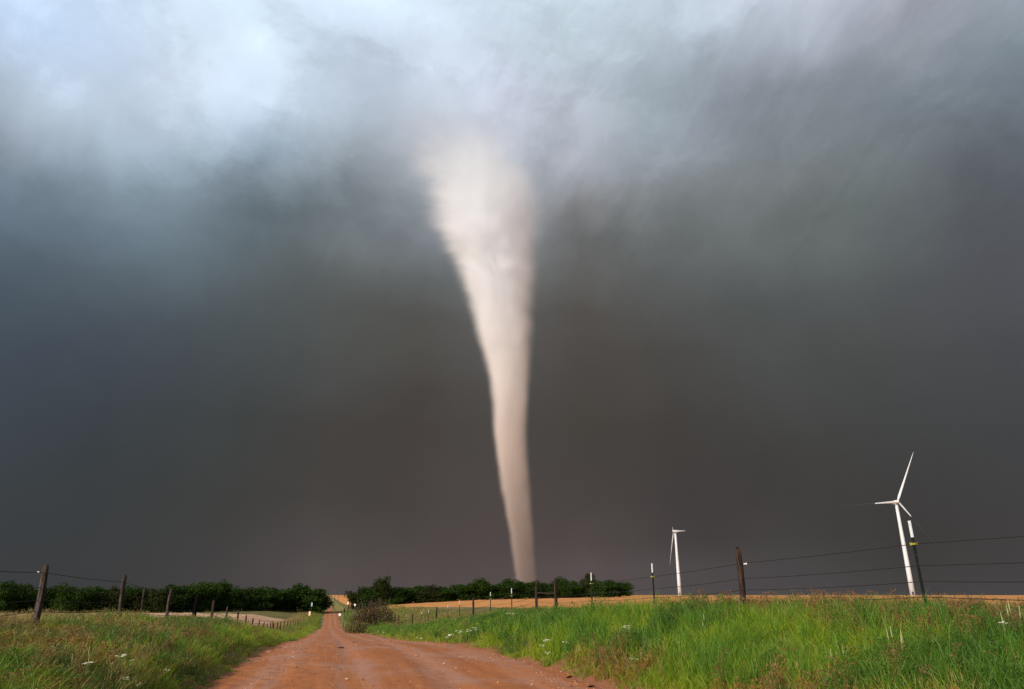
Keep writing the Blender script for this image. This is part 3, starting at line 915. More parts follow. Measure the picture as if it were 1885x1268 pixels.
# right-hand fence: t = 9
fr = empty('wire_fence', (0, 0, 0))
RF = [(.35,'W'),(.75,'T'),(1.245,'T'),(1.79,'W'),(2.28,'T'),(2.82,'T'),(3.27,'B'),(3.57,'B'),(4.05,'T'),(4.58,'T'),(5.13,'W'),(5.66,'T'),(6.2,'T'),(6.85,'W'),(7.4,'T'),(7.95,'T'),(8.75,'W'),(9.5,'T'),(10.4,'W'),(11.3,'T'),(12.4,'T'),(13.6,'W')]
WR = [1.17, .85, .62, .40, .20]
tops = {k: [] for k in range(5)}
for i, (fct, kd) in enumerate(RF):
    y = fct * 9.0; x = 9.0 - SL * y; z = hz(x, y)
    H = 1.52 if kd == 'T' else (1.48 if kd == 'W' else 1.5)
    if i in (1, 2): z += .05
    if kd == 'T':
        metal_post(fr, x, y, z, H, (rnd.uniform(-.02, .02), .0), WR, tip=[.22, .2, .25, .2, .24, .26][i % 6])
        off = .0
    elif kd == 'W':
        p_o = wood_post(fr, 'wooden_post', x, y, z, H, .062, (rnd.uniform(-.04, -.0), .0), m_woodr, 50 + i)
        if i == 3:
            q = MB(); q.tube([(.075, -.05, 1.16), (.14, -.06, 1.165)], [.018, .024], 8); q.build('insulator', m_wht, p_o)
    else:
        p_o = wood_post(fr, 'wooden_post', x, y, z, H, .062, (0.01, .0), m_woodr, 50 + i)
    for k in range(5):
        tops[k].append((x, y - .06, z + WR[k]))
for k in range(5): strand(fr, tops[k], .015 + .006 * k)
y0, y1 = 3.27 * 9, 3.57 * 9
mb = MB(); mb.tube([(9 - SL * y0, y0, hz(9 - SL * y0, y0) + .95), (9 - SL * y1, y1, hz(9 - SL * y1, y1) + .98)], [.03, .03], 8)
mb.build('brace_rail', m_woodr, fr)
tag(fr, 'barbed wire fence with white-tipped metal posts and wooden posts along the right grass bank', 'fence')

fl = empty('wire_fence', (0, 0, 0))
LF = [1.0, 1.75, 2.56, 3.58, 4.65, 5.6, 6.5, 7.4, 8.3, 9.26, 10.15, 11.0, 11.9, 12.7, 13.5, 14.3, 15.2, 16.4, 17.8, 19.1, 20.6, 22.3, 24, 26, 28.5]
LR = {2: .074, 3: .056, 4: .055, 5: .088}
WL = [1.14, .84, .6, .38, .2]
tops = {k: [] for k in range(5)}
for i, fct in enumerate(LF):
    y = fct * 6.0; x = -6.0 - SL * y; z = hz(x, y)
    H = [1.3, 1.35, 1.27, 1.33, 1.28, 1.34][i % 6] + (.1 if i in (18, 21) else 0)
    lean = {2: (.02, .0), 3: (.0, 0), 4: (.03, 0), 5: (.05, 0)}.get(i, (rnd.uniform(-.06, .06), rnd.uniform(-.03, .03)))
    wood_post(fl, 'wooden_post', x, y, z, H, LR.get(i, rnd.uniform(.045, .065)), lean, m_black if i == 5 else (m_wood if i in (2, 3, 4, 7) else m_woodr), 90 + i)
    if i == 2:
        q = MB(); q.tube([(-.09, -.03, 1.14), (-.13, -.04, 1.15)], [.014, .02], 8); q.build('insulator', m_wht, fl.children[-1] if fl.children else fl)
    for k in range(5): tops[k].append((x, y - .05, z + WL[k]))
# thin pale stay between the second and third posts
y = 3.98 * 6; x = -6.0 - SL * y
wood_post(fl, 'fence_stay', x, y, hz(x, y), 1.15, .028, (.03, 0), m_wood, 400)
for k in range(5): strand(fl, tops[k], .02 + .006 * k)
tag(fl, 'old leaning wooden-post barbed wire fence along the left grass bank', 'fence')

# cross fence running away from the road on the left, in the dip
fx = empty('wire_fence', (0, 0, 0))
pp = []
for i in range(14):
    t0 = -8 - i * 4.2; y = 112 + i * 4.5; x = t0 - SL * y
    wood_post(fx, 'wooden_post', x, y, hz(x, y), 1.25, .06, (rnd.uniform(-.05, .05), 0), m_woodr, 300 + i, 8)
    pp.append((x, y, hz(x, y)))
for h_ in (1.15, .8, .45): strand(fx, [(a, c, d_ + h_) for a, c, d_ in pp], .03, .006, -1)
tag(fx, 'distant wire fence crossing the tan field left of the road', 'fence')

# ------------------------------------------------------------------ far poles, markers
m_pole, b = new_mat('grey_pole_wood')
finish(m_pole, b, (.075, .06, .052, 1), .9)


def utility_pole(px_, top, Y, label, arm=1.0):
    P = unproj(px_, 1100, Y); z = hz(P.x, Y); H = unproj(px_, top, Y).z - z
    e = empty('utility_pole', (P.x, Y, z))
    q = MB(); q.tube([(0, 0, -.3), (0, 0, H * .5), (0.05, 0, H)], [.2, .17, .13], 8); q.build('pole', m_pole, e, True)
    if arm:
        q = MB(); q.box((.05, -.15, H - .5), (2.2, .14, .16)); q.build('crossarm', m_pole, e)
        for s_ in (-.95, -.4, .5, 1.0):
            q = MB(); q.tube([(s_, -.15, H - .42), (s_, -.15, H - .22)], [.05, .035], 6); q.build('insulator', m_pole, e)
    return tag(e, label, 'utility pole', 'utility poles by the far road')


utility_pole(611, 1086, 620, 'short distant utility pole left of the far road, left of the three in the gap')
utility_pole(616, 1085, 560, 'middle distant utility pole in the gap between the treelines')
utility_pole(623, 1092, 760, 'lowest distant utility pole in the gap between the treelines')
utility_pole(643, 1078, 330, 'tallest utility pole, against the left end of the right treeline')

m_pale, b = new_mat('reflective_white')
finish(m_pale, b, (.80, .74, .66, 1), .4)
m_blue, b = new_mat('pale_blue_sign_back')
finish(m_blue, b, (.30, .42, .42, 1), .5)
m_orange, b = new_mat('orange_white_marker')
finish(m_orange, b, (.85, .55, .36, 1), .45)


def marker(px_, y0_, y1_, Y, wpx_, mat, shape, label, cat):
    P = unproj(px_, y1_, Y); z = hz(P.x, Y); s_ = Y * cth / F_PX
    top = unproj(px_, y0_, Y).z - z; bot = unproj(px_, y1_, Y).z - z
    e = empty(cat.replace(' ', '_'), (P.x, Y, z))
    q = MB(); q.tube([(0, 0, -.3), (0, 0, max(bot, .2) + .1)], [.06, .05], 6); q.build('post', m_pole, e)
    q = MB(); wv = wpx_ * s_ / 2 * .75; c_ = (top + bot) / 2; hv = abs(top - bot) / 2 * .75
    if shape == 'disc':
        q.tube([(0, -.06, c_), (0, -.09, c_)], [hv, hv], 16, squash=wv / hv)
    else: q.box((0, -.08, c_), (wv * 2, .03, hv * 2))
    q.build('panel', mat, e)
    return tag(e, label, cat)


marker(569.5, 1124, 1134, 235, 4.5, m_orange, 'box', 'pale orange and white road marker at the left edge of the far road', 'road marker')
marker(625.2, 1128, 1134.5, 240, 6.5, m_pale, 'disc', 'round white road marker at the right edge of the far road', 'road marker')
marker(573.7, 1108, 1117, 262, 3.4, m_blue, 'box', 'small pale bluish road sign against the dark trees left of the road', 'road sign')
marker(640.5, 1107, 1113, 118, 3.0, m_pale, 'box', 'narrow white marker on a dark post left of the brown bush', 'marker post')
marker(653.5, 1111, 1115.5, 112, 5.5, m_pale, 'disc', 'small white disc on a post above the left part of the brown bush', 'marker post')
marker(634, 1119, 1127, 120, 2.5, m_black, 'box', 'short black post at the road edge left of the brown bush', 'post')

# ------------------------------------------------------------------ grass: individual tufts grown over the banks
def grass_mat(name, ca, cb, cc, transl=.35, patch=.5):
    m, b = new_mat(name)
    oi = b.n('ShaderNodeObjectInfo').outputs['Random']
    nw_ = b.noise(pos(b), patch, 4, .6)
    isl = b.n('ShaderNodeNewGeometry').outputs['Random Per Island']
    c1 = b.mix(b.rng(nw_, .38, .62), ca, cb)
    c2 = b.mix(b.m('MULTIPLY', isl, .55), c1, cc)
    c3 = b.mix(b.m('MULTIPLY', b.rng(oi, .7, 1), .4), c2, cb)
    return finish(m, b, c3, .55, spec=.25, transl=transl)


m_g = grass_mat('fresh_green_grass', (.105, .215, .006, 1), (.235, .31, .006, 1), (.33, .35, .04, 1))
m_g2 = grass_mat('blue_green_grass', (.050, .150, .010, 1), (.105, .215, .010, 1), (.17, .27, .04, 1))
m_dry = grass_mat('dry_tan_grass', (.27, .20, .06, 1), (.36, .27, .10, 1), (.20, .14, .04, 1), .25)
m_red = grass_mat('reddish_brown_weeds', (.15, .065, .028, 1), (.19, .095, .030, 1), (.24, .15, .05, 1), .25)
m_ora = grass_mat('orange_brown_weeds', (.30, .145, .020, 1), (.24, .15, .02, 1), (.16, .08, .03, 1), .25)
m_dark = grass_mat('dark_green_weeds', (.030, .085, .010, 1), (.055, .125, .012, 1), (.09, .15, .02, 1), .25)


def tuft(rg_, nb, H, spread, wid, bend, mat, name, head=None):
    v, f, mi = [], [], []
    for k in range(nb):
        a = rg_.random() * 6.283; r0 = spread * math.sqrt(rg_.random())
        x0, y0 = math.cos(a) * r0, math.sin(a) * r0
        h_ = H * (.45 + .6 * rg_.random()); bd = bend * (.3 + rg_.random()) * h_
        da = rg_.random() * 6.283; dx_, dy_ = math.cos(da) * bd, math.sin(da) * bd
        wa = rg_.random() * 3.1416; wx_, wy_ = math.cos(wa) * wid / 2, math.sin(wa) * wid / 2
        base = len(v)
        for q, ws in ((-.08, .8), (.4, 1.0), (.75, .7)):
            qq = max(q, 0)
            cx_, cy2, cz_ = x0 + dx_ * qq ** 2, y0 + dy_ * qq ** 2, h_ * (q - .25 * bend * qq ** 3)
            v += [(cx_ - wx_ * ws, cy2 - wy_ * ws, cz_), (cx_ + wx_ * ws, cy2 + wy_ * ws, cz_)]
        v.append((x0 + dx_, y0 + dy_, h_ * (1 - .25 * bend)))
        f += [(base, base + 1, base + 3, base + 2), (base + 2, base + 3, base + 5, base + 4), (base + 4, base + 5, base + 6)]; mi += [0, 0, 0]
        if head and rg_.random() < head:
            t_ = v[-1]; hl = .04 + .03 * rg_.random(); hw = .003
            b0 = len(v)
            v += [(t_[0] - hw, t_[1], t_[2] - .01), (t_[0], t_[1] + hw, t_[2] + hl * .4), (t_[0] + hw, t_[1], t_[2] - .01), (t_[0] + .004, t_[1], t_[2] + hl)]
            f += [(b0, b0 + 2, b0 + 3), (b0, b0 + 1, b0 + 3), (b0 + 2, b0 + 1, b0 + 3)]; mi += [1, 1, 1]
    me = bpy.data.meshes.new(name); me.from_pydata(v, [], f)
    me.materials.append(mat); me.materials.append(m_dry)
    me.polygons.foreach_set('material_index', mi)
    return bpy.data.objects.new(name, me)


def weed(rg_, H, mat, name, n=26):
    v, f = [], []
    for k in range(n):
        z_ = H * (.15 + .85 * rg_.random()); a = rg_.random() * 6.283; r_ = .12 * (1.1 - z_ / H * .7) * (.3 + rg_.random())
        px0, py0 = math.cos(a) * r_, math.sin(a) * r_; s_ = .007 + .010 * rg_.random()
        ax = rg_.normal(size=3); ax /= np.linalg.norm(ax); bx2 = np.cross(ax, rg_.normal(size=3)); bx2 /= np.linalg.norm(bx2)
        p = np.array([px0, py0, z_]); i = len(v)
        v += [tuple(p - ax * s_), tuple(p - bx2 * s_ * .5), tuple(p + ax * s_), tuple(p + bx2 * s_ * .5)]; f.append((i, i + 1, i + 2, i + 3))
    for k in range(5):
        a = rg_.random() * 6.283; i = len(v); h_ = H * (.6 + .4 * rg_.random()); q = .1
        v += [(-.004, 0, -.03), (.004, 0, -.03), (math.cos(a) * q, math.sin(a) * q, h_)]; f.append((i, i + 1, i + 2))
    me = bpy.data.meshes.new(name); me.from_pydata(v, [], f); me.materials.append(mat)
    return bpy.data.objects.new(name, me)


rg = np.random.default_rng(3)
kinds = {
 'g': [tuft(rg, 15, .34, .07, .007, .55, m_g, 'green_tuft') for _ in range(4)],
 'G': [tuft(rg, 15, .44, .07, .008, .5, m_g2, 'tall_tuft') for _ in range(3)],
 'd': [tuft(rg, 13, .42, .06, .005, .45, m_dry, 'dry_tuft', .35) for _ in range(3)],
 'r': [tuft(rg, 12, .40, .06, .005, .4, m_red, 'red_tuft', .0) for _ in range(2)] + [weed(rg, .38, m_red, 'red_weed', 80)],
 'o': [weed(rg, .24, m_ora, 'orange_weed', 110), weed(rg, .28, m_ora, 'orange_weed', 110)],
 'k': [weed(rg, .34, m_dark, 'dark_weed', 90), tuft(rg, 14, .4, .07, .008, .5, m_dark, 'dark_tuft')],
 's': [tuft(rg, 20, .16, .08, .006, .8, m_g, 'short_tuft'), tuft(rg, 20, .14, .08, .006, .8, m_g, 'short_tuft'), tuft(rg, 16, .13, .07, .006, .8, m_dry, 'short_tuft')],
}
tuft_col = bpy.data.collections.new('tufts')
index = {}; cnt = 0
names = []
for k, lst in kinds.items():
    index[k] = []
    for o_ in lst:
        o_.name = 'tuft_%03d' % cnt          # the collection info node orders its children by name
        tuft_col.objects.link(o_); index[k].append(cnt); cnt += 1


def vnoise(x, y, seed, sc):
    """cheap smooth noise 0..1"""
    r_ = np.random.default_rng(seed); g = r_.random((64, 64))
    u_, v_ = x * sc + 31.7, y * sc + 17.3
    i, j = np.floor(u_).astype(int), np.floor(v_).astype(int); fx_, fy_ = u_ - i, v_ - j
    fx_ = fx_ * fx_ * (3 - 2 * fx_); fy_ = fy_ * fy_ * (3 - 2 * fy_)
    g0 = lambda a, c: g[a % 64, c % 64]
    return (g0(i, j) * (1 - fx_) + g0(i + 1, j) * fx_) * (1 - fy_) + (g0(i, j + 1) * (1 - fx_) + g0(i + 1, j + 1) * fx_) * fy_


def fbm(x, y, seed, sc):
    return (vnoise(x, y, seed, sc) * .55 + vnoise(x, y, seed + 1, sc * 2.1) * .3 + vnoise(x, y, seed + 2, sc * 4.7) * .15)


def gn_scatter(name, P, scl, rot, idx, col):
    me = bpy.data.meshes.new(name); me.from_pydata(P.tolist(), [], [])
    a = me.attributes.new('sc', 'FLOAT_VECTOR', 'POINT'); a.data.foreach_set('vector', scl.astype(np.float32).ravel())
    a = me.attributes.new('ro', 'FLOAT_VECTOR', 'POINT'); a.data.foreach_set('vector', rot.astype(np.float32).ravel())
    a = me.attributes.new('ix', 'INT', 'POINT'); a.data.foreach_set('value', idx.astype(np.int32))
    o_ = bpy.data.objects.new(name, me); C.objects.link(o_)
    ng = bpy.data.node_groups.new(name, 'GeometryNodeTree')
    ng.interface.new_socket('Geometry', in_out='INPUT', socket_type='NodeSocketGeometry')
    ng.interface.new_socket('Geometry', in_out='OUTPUT', socket_type='NodeSocketGeometry')
    N = ng.nodes; L_ = ng.links
    gi, go = N.new('NodeGroupInput'), N.new('NodeGroupOutput')
    ci = N.new('GeometryNodeCollectionInfo'); ci.inputs['Collection'].default_value = col
    ci.inputs['Separate Children'].default_value = True; ci.inputs['Reset Children'].default_value = True
    ip = N.new('GeometryNodeInstanceOnPoints'); ip.inputs['Pick Instance'].default_value = True

    def att(nm, tp):
        q = N.new('GeometryNodeInputNamedAttribute'); q.data_type = tp; q.inputs[0].default_value = nm
        return [s for s in q.outputs if s.enabled and s.name == 'Attribute'][0]
    m2p = N.new('GeometryNodeMeshToPoints')
    L_.new(gi.outputs[0], m2p.inputs['Mesh']); L_.new(m2p.outputs[0], ip.inputs['Points']); L_.new(ci.outputs[0], ip.inputs['Instance'])
    L_.new(att('ix', 'INT'), ip.inputs['Instance Index']); L_.new(att('ro', 'FLOAT_VECTOR'), ip.inputs['Rotation']); L_.new(att('sc', 'FLOAT_VECTOR'), ip.inputs['Scale'])
    L_.new(ip.outputs[0], go.inputs[0])
    md = o_.modifiers.new('scatter', 'NODES'); md.node_group = ng
    return o_


def scatter_area(t0, t1, y0, y1, dens_fn, seed):
    r_ = np.random.default_rng(seed)
    mx = dens_fn(y0)
    out = []
    yb = y0
    while yb < y1:
        ye = min(y1, yb * 1.12 + .5)
        n = int((t1 - t0) * (ye - yb) * dens_fn((yb + ye) / 2))
        t = r_.uniform(t0, t1, n); y = r_.uniform(yb, ye, n)
        out.append(np.stack([t, y], 1)); yb = ye
    A = np.concatenate(out)
    x = A[:, 0] - SL * A[:, 1]
    keep = np.abs(x) < A[:, 1] * .95 + 4
    return A[keep, 0], A[keep, 1]


def choose(side, t, y, r_):
    x = t - SL * y
    n = len(t); n1 = fbm(x, y, 40, .55); n2 = fbm(x, y, 50, .9); n3 = fbm(x, y, 60, .35); u_ = r_.random(n)
    k = np.full(n, 'g', dtype='<U1')
    if side == 'R':
        e = t - 5.0
        crest = np.clip((t - 7.4) / 1.6, 0, 1)
        near = np.clip((26 - y) / 10, 0, 1)
        k[(u_ < .30)] = 'G'
        k[(n1 > .60) & (u_ > .55)] = 'k'
        k[(n2 > .48) & (u_ < .55 * crest * (.35 + near))] = 'r'
        k[(n1 > .46) & (u_ > .55) & (u_ < .55 + .30 * crest)] = 'k'
        k[(u_ > 1 - .34 * crest * near) & (n3 > .42)] = 'r'
        k[(u_ > .40) & (u_ < .40 + .16 * crest)] = 'd'
        k[(n3 > .58) & (u_ > .3) & (u_ < .40) & (y < 13)] = 'r'
        k[(n2 > .56) & (u_ > .3) & (u_ < .55)] = 'k'
        k[(u_ > .985 - .06 * (y > 26) - .18 * crest * (y > 30))] = 'd'
        k[(e < .55) & (u_ < .55)] = 's'
        lowp = (e < .95) & (y < 17) & (n1 > .40)
        k[lowp & (u_ < .22)] = 'o'
        k[lowp & (u_ > .82)] = 'r'
        k[lowp & (u_ > .22) & (u_ < .40)] = 'd'
        k[(t > 10.5) & (u_ > .5)] = 'd'
        k[(t > 10.5) & (u_ < .12)] = 'r'
    else:
        e = -1.93 - t
        k[(u_ < .28)] = 'G'
        k[(n1 > .50) & (u_ < .34)] = 'd'
        k[(n2 > .50) & (u_ > .55)] = 'k'
        k[(n2 > .44) & (u_ > .80)] = 'r'
        k[(n3 > .54) & (u_ < .30) & (y < 20)] = 'r'
        k[(n2 < .44) & (u_ < .36) & (y < 17) & (t < -3.0)] = 'o'
        k[(n2 < .46) & (u_ > .40) & (u_ < .58)] = 'r'
        k[(e < .5) & (u_ < .6)] = 's'
        k[(t < -5.8) & (u_ > .62)] = 'd'
        k[(t < -7.2) & (u_ < .62)] = 'd'
        k[(t > -3.6) & (y > 22) & (u_ < .8)] = 'g'
    return k


def grass(name, side, t0, t1, y0, y1, dens_fn, seed, hs):
    r_ = np.random.default_rng(seed + 99)
    t, y = scatter_area(t0, t1, y0, y1, dens_fn, seed)
    x = t - SL * y
    e = (t - 5.04) if side == 'R' else (-1.93 - t)
    jit = .25 * (vnoise(x, y, 77, 1.3) - .5) + .22 * (vnoise(x, y, 78, .3) - .5)
    keep = (e > jit + .0) & (r_.random(len(t)) < np.clip((e - jit) * 2.6 + .3, 0, 1))
    # thin patches of bare soil
    keep &= ~((fbm(x, y, 70, 1.1) > .66) & (r_.random(len(t)) < .6))
    t, y, x, e = t[keep], y[keep], x[keep], e[keep]
    k = choose(side, t, y, r_)
    z = height(x, y) - .01
    far = np.clip(y / 12, 1, 8) ** .55
    hgt = (.55 + .75 * r_.random(len(t))) * (.7 + .8 * fbm(x, y, 90, .8)) * hs(t, y) * np.clip(.45 + e / 1.1, .35, 1)
    wd_ = (.8 + .5 * r_.random(len(t))) * far
    scl = np.stack([wd_, wd_, hgt * np.clip(far, 1, 1.25)], 1)
    rot = np.stack([r_.normal(0, .12, len(t)), r_.normal(0, .12, len(t)), r_.uniform(0, 6.283, len(t))], 1)
    idx = np.array([index[c][r_.integers(len(index[c]))] for c in k])
    o_ = gn_scatter(name, np.stack([x, y, z], 1), scl, rot, idx, tuft_col)
    print(name, len(t))
    return o_


dn_near = lambda y: 190 * min(1, (9 / max(y, 1))) ** 1.25
g1 = grass('grass', 'R', 4.8, 11.5, 1.5, 95, dn_near, 1, lambda t, y: np.clip(1.05 - .10 * np.maximum(t - 7.4, 0), .7, 1.05) * np.where(y > 30, .8, 1))
tag(g1, 'lush green grass with reddish weeds covering the right roadside bank', 'grass', kind='stuff')
g2 = grass('grass', 'L', -8.5, -1.7, 1.5, 110, dn_near, 2, lambda t, y: np.where(t < -4.6, .62, .68))
tag(g2, 'green and brown weedy grass covering the left roadside bank', 'grass', kind='stuff')
dn_far = lambda y: 26 * min(1, (12 / max(y, 1))) ** 1.0
g3 = grass('grass', 'R', 11.5, 30, 1.5, 110, dn_far, 3, lambda t, y: .45 + 0 * t)
tag(g3, 'dry tan grass on the pasture behind the right fence', 'grass', kind='stuff')
g4 = grass('grass', 'L', -34, -8.5, 1.5, 66, dn_far, 4, lambda t, y: .66 + 0 * t)
tag(g4, 'pale dry grass behind the left fence', 'grass', kind='stuff')
dn_vf = lambda y: 3.0
g5 = grass('grass', 'L', -11, -1.9, 110, 300, lambda y: 1.6, 5, lambda t, y: 1.3 + 0 * t)
tag(g5, 'rough grass in the dip left of the far road', 'grass', kind='stuff')
g6 = grass('grass', 'R', 4.2, 24, 95, 290, lambda y: 1.8, 6, lambda t, y: 1.3 + 0 * t)
tag(g6, 'rough grass in the dip right of the far road', 'grass', kind='stuff')

# ------------------------------------------------------------------ stones and clods on the road
m_stone, b = new_mat('loose_stone')
oi = b.n('ShaderNodeObjectInfo').outputs['Random']
finish(m_stone, b, b.ramp(oi, [(0, (.20, .07, .03, 1)), (.5, (.36, .15, .07, 1)), (.8, (.46, .24, .14, 1)), (.97, (.50, .30, .20, 1)), (1, (.62, .48, .36, 1))]), .85)
stone_col = bpy.data.collections.new('stones')
for k in range(4):
    bm = bmesh.new(); bmesh.ops.create_icosphere(bm, subdivisions=2, radius=1)
    r_ = np.random.default_rng(20 + k)
    for v_ in bm.verts:
        v_.co *= 1 + .2 * r_.normal() * .7; v_.co.z *= .65
    me = bpy.data.meshes.new('stone'); bm.to_mesh(me); bm.free(); me.materials.append(m_stone)
    o_ = bpy.data.objects.new('stone_%03d' % k, me); stone_col.objects.link(o_)
r_ = np.random.default_rng(8)
n = 5200
y = 5 + 45 * r_.random(n) ** 1.7
uu = r_.random(n)
tL = -1.93 + np.abs(r_.normal(0, .9, n)); tR = 5.04 - np.abs(r_.normal(0, .8, n)); tM = r_.uniform(-1.9, 5, n)
t = np.where(uu < .45, tL, np.where(uu < .7, tR, tM)); t = np.clip(t, -2.1, 5.2)
x = t - SL * y
s_ = .006 + .014 * r_.random(n) ** 4 + .02 * (r_.random(n) ** 22)
z = height(np.clip(t, -1.93, 5.04) - SL * y, y, False) + .05 * (1 - (2 * (t + 1.93) / 6.97 - 1) ** 2) + .010
sc_ = np.stack([s_ * (.8 + .6 * r_.random(n)), s_ * (.8 + .6 * r_.random(n)), s_], 1)
st = gn_scatter('loose_stones', np.stack([x, y, z], 1), sc_, np.stack([0 * y, 0 * y, r_.uniform(0, 6.28, n)], 1), r_.integers(0, 4, n), stone_col)
tag(st, 'small loose stones and clods scattered over the red dirt road', 'stones', kind='stuff')

m_clod, b = new_mat('dark_clod')
nl = b.noise(b.n('ShaderNodeTexCoord').outputs['Object'], 9, 4, .6)
finish(m_clod, b, b.mix(nl, (.04, .02, .012, 1), (.12, .05, .025, 1)), .95, nl, .8, .02)
for (cx_, cy2, wpx_, lab) in [(627, 1191, 11, 'dark earth clod lying in the middle of the road'), (652, 1181, 9, 'smaller dark clod on the road just beyond the dark earth clod'),]:
    P = on_ground(cx_, cy2 + 2, .03)
    wv = wpx_ * P.y * cth / F_PX / 2
    bm = bmesh.new(); bmesh.ops.create_icosphere(bm, subdivisions=3, radius=1)
    for v_ in bm.verts:
        q = 1 + .22 * math.sin(v_.co.x * 7 + cx_) * math.cos(v_.co.y * 6) + .12 * math.sin(v_.co.z * 11 + v_.co.x * 9)
        v_.co = Vector((v_.co.x * q * wv, v_.co.y * q * wv * 1.5, max(v_.co.z, -.3) * q * wv * .35))
    me = bpy.data.meshes.new('clod'); bm.to_mesh(me); bm.free(); me.materials.append(m_clod)
    o_ = bpy.data.objects.new('earth_clod', me); C.objects.link(o_); o_.location = (P.x, P.y, P.z + .01)
    tag(o_, lab, 'clod')

# ------------------------------------------------------------------ white umbel wildflowers
m_petal, b = new_mat('cream_white_petals')
finish(m_petal, b, (.78, .76, .58, 1), .6, transl=.2)
m_stem, b = new_mat('flower_stem')
finish(m_stem, b, (.11, .17, .04, 1), .6, transl=.1)


def flower(px_, py_, size, stem, label, group, seed):
    P = on_ground(px_, py_, stem)
    if P is None: return
    z = hz(P.x, P.y); r2 = np.random.default_rng(seed)
    e = empty('wildflower', (P.x, P.y, z))
    H = P.z - z
    q = MB(); lx_, ly_ = r2.normal(0, .05), r2.normal(0, .05)
    q.tube([(-lx_, -ly_, -.03), (-lx_ * .4, -ly_ * .4, H * .5), (0, 0, H)], [.004, .003, .0025], 5)
    heads = []
    for k in range(r2.integers(3, 6)):
        a = r2.random() * 6.28; rr0 = size * (.3 + .5 * r2.random())
        hp = (math.cos(a) * rr0, math.sin(a) * rr0, H + size * (.05 + .45 * r2.random()))
        q.tube([(0, 0, H * .86), hp], [.002, .0016], 4); heads.append(hp)
    for k in range(4):
        a = r2.random() * 6.28; z1 = H * (.2 + .5 * r2.random())
        c_, s2 = math.cos(a), math.sin(a)
        q.add([(0, 0, z1), (c_ * .05 - s2 * .008, s2 * .05 + c_ * .008, z1 + .04), (c_ * .12, s2 * .12, z1 + .05), (c_ * .05 + s2 * .008, s2 * .05 - c_ * .008, z1 + .04)], [(0, 1, 2, 3)])
    q.build('stem', m_stem, e)
    for hp in heads:
        f_ = MB()
        for k in range(16):
            a = r2.random() * 6.28; rr0 = size * .30 * math.sqrt(r2.random()); c0 = Vector((hp[0] + math.cos(a) * rr0, hp[1] + math.sin(a) * rr0, hp[2] + size * .1 - rr0 * .35))
            s2 = size * .085
            n = Vector((r2.normal() * .5, r2.normal() * .5, 1)).normalized(); u1 = n.orthogonal().normalized() * s2; u2 = n.cross(u1)
            f_.add([c0 + u1, c0 + u2, c0 - u1, c0 - u2, c0 + n * s2 * .7], [(0, 1, 4), (1, 2, 4), (2, 3, 4), (3, 0, 4)])
        f_.build('flower_head', m_petal, e)
    return tag(e, label, 'wildflower', group)


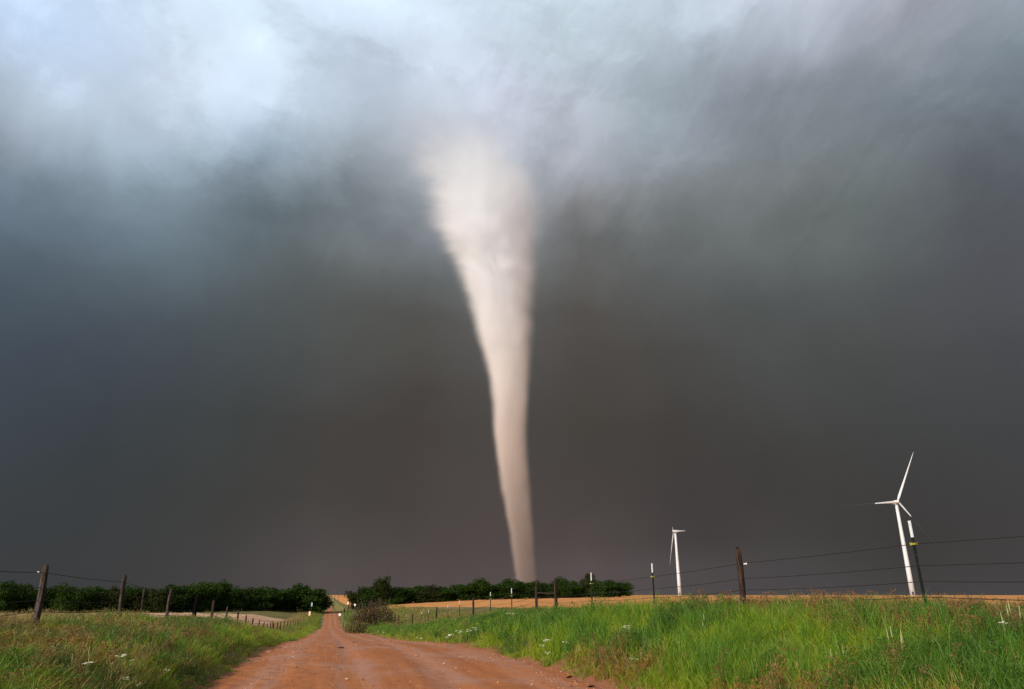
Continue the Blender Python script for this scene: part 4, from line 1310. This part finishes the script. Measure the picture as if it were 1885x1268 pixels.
FL = [
 (160,1223,.075,.34,'white flower cluster on a long stem, lower left of the biggest left cluster'),
 (222,1211,.085,.36,'biggest white flower cluster in the left bank grass'),
 (244,1217,.045,.30,'small white flower just right of the biggest left cluster'),
 (232,1251,.060,.26,'white flower cluster near the bottom edge below the biggest left cluster'),
 (253,1262,.055,.24,'lowest white flower on the left bank, at the bottom edge'),
 (308,1235,.050,.28,'white flower nearest the road on the left bank'),
 (206,1222,.030,.30,'tiny white flower between the two large clusters on the left bank'),
 (1007,1181,.11,.36,'topmost bright white flower cluster in the middle of the right bank'),
 (998,1190,.07,.34,'white flower just below left of the topmost bright cluster on the right bank'),
 (1008,1204,.08,.26,'white flower lowest of the three at the middle of the right bank'),
 (1039,1184,.07,.34,'single white flower right of the group of three on the right bank'),
 (1153,1157,.10,.42,'wide white flower cluster high on the right bank below the tall thin post'),
 (1179,1204,.05,.3,'small white flower upper right of the pair low on the right bank'),
 (1162,1214,.05,.26,'left one of the pair of small white flowers low on the right bank'),
 (1172,1215,.045,.26,'right one of the pair of small white flowers low on the right bank'),
 (875,1159,.14,.4,'white flower topmost of the row climbing the bank right of the road bend'),
 (864,1163,.14,.4,'white flower second from the top of the row climbing the bank'),
 (843,1165,.16,.4,'white flower cluster in the middle of the row climbing the bank'),
 (831,1171,.14,.36,'white flower next to the lowest of the row climbing the bank'),
 (823,1174,.16,.34,'pale cluster lowest in the row climbing the bank'),
 (773,1177,.12,.3,'single white flower beside the road edge where the bank begins'),
 (697,1164,.24,.3,'left of two white flower clusters on the bright green mound by the bush'),
 (706,1164,.16,.3,'right of two white flower clusters on the bright green mound by the bush'),
 (935,1131,.12,.5,'leftmost cream flower at the fence line left of the braced wooden posts'),
 (944,1131,.1,.5,'second cream flower at the fence line left of the braced posts'),
 (953,1131,.1,.5,'third cream flower at the fence line left of the braced posts'),
 (966,1133,.1,.5,'cream flower at the fence line nearest the braced posts'),
 (1848,1148,.05,.5,'white flower at the far right of the bank grass'),
]
for i, (a, c_, s0, st_, lab) in enumerate(FL):
    flower(a, c_, s0, st_, lab, 'white wildflowers in the roadside grass', 200 + i)

# pale seed stalks standing out of the grass
m_seed, b = new_mat('pale_seed_head')
finish(m_seed, b, (.38, .38, .16, 1), .7, transl=.2)


def stalks(px_, py_, n_, H, label, seed):
    P = on_ground(px_, py_, .02); r2 = np.random.default_rng(seed)
    e = empty('seed_grass', (P.x, P.y, hz(P.x, P.y)))
    for k in range(n_):
        a = r2.random() * 6.28; l_ = H * (.7 + .4 * r2.random()); sx_ = r2.normal(0, .06)
        tip = (sx_ + math.cos(a) * .05, math.sin(a) * .05, l_)
        q = MB(); q.tube([(sx_ * .5, 0, -.02), (sx_, 0, l_ * .6), tip], [.003, .0025, .002], 4)
        s_o = q.build('stalk', m_stem, e)
        q = MB(); q.tube([tip, (tip[0] * 1.05, tip[1], l_ + .05), (tip[0] * 1.1, tip[1], l_ + .13)], [.003, .0065, .002], 6)
        q.build('seed_head', m_seed, s_o)
    return tag(e, label, 'grass stalks')


stalks(1660, 1250, 5, .42, 'clump of pale seed stalks standing in the green grass below the tall metal post', 1)
stalks(1545, 1258, 3, .34, 'few pale seed stalks left of the large clump, near the bottom edge', 2)
stalks(1072, 1222, 3, .3, 'pale green seed stalks low on the right bank near the road', 3)
stalks(1868, 1205, 4, .45, 'pale seed stalks at the right edge of the bank', 4)
stalks(1298, 1180, 2, .36, 'pair of pale seed stalks mid-bank below the far turbine', 5)
stalks(155, 1266, 3, .34, 'pale seed stalks under the flower at the lower left', 6)
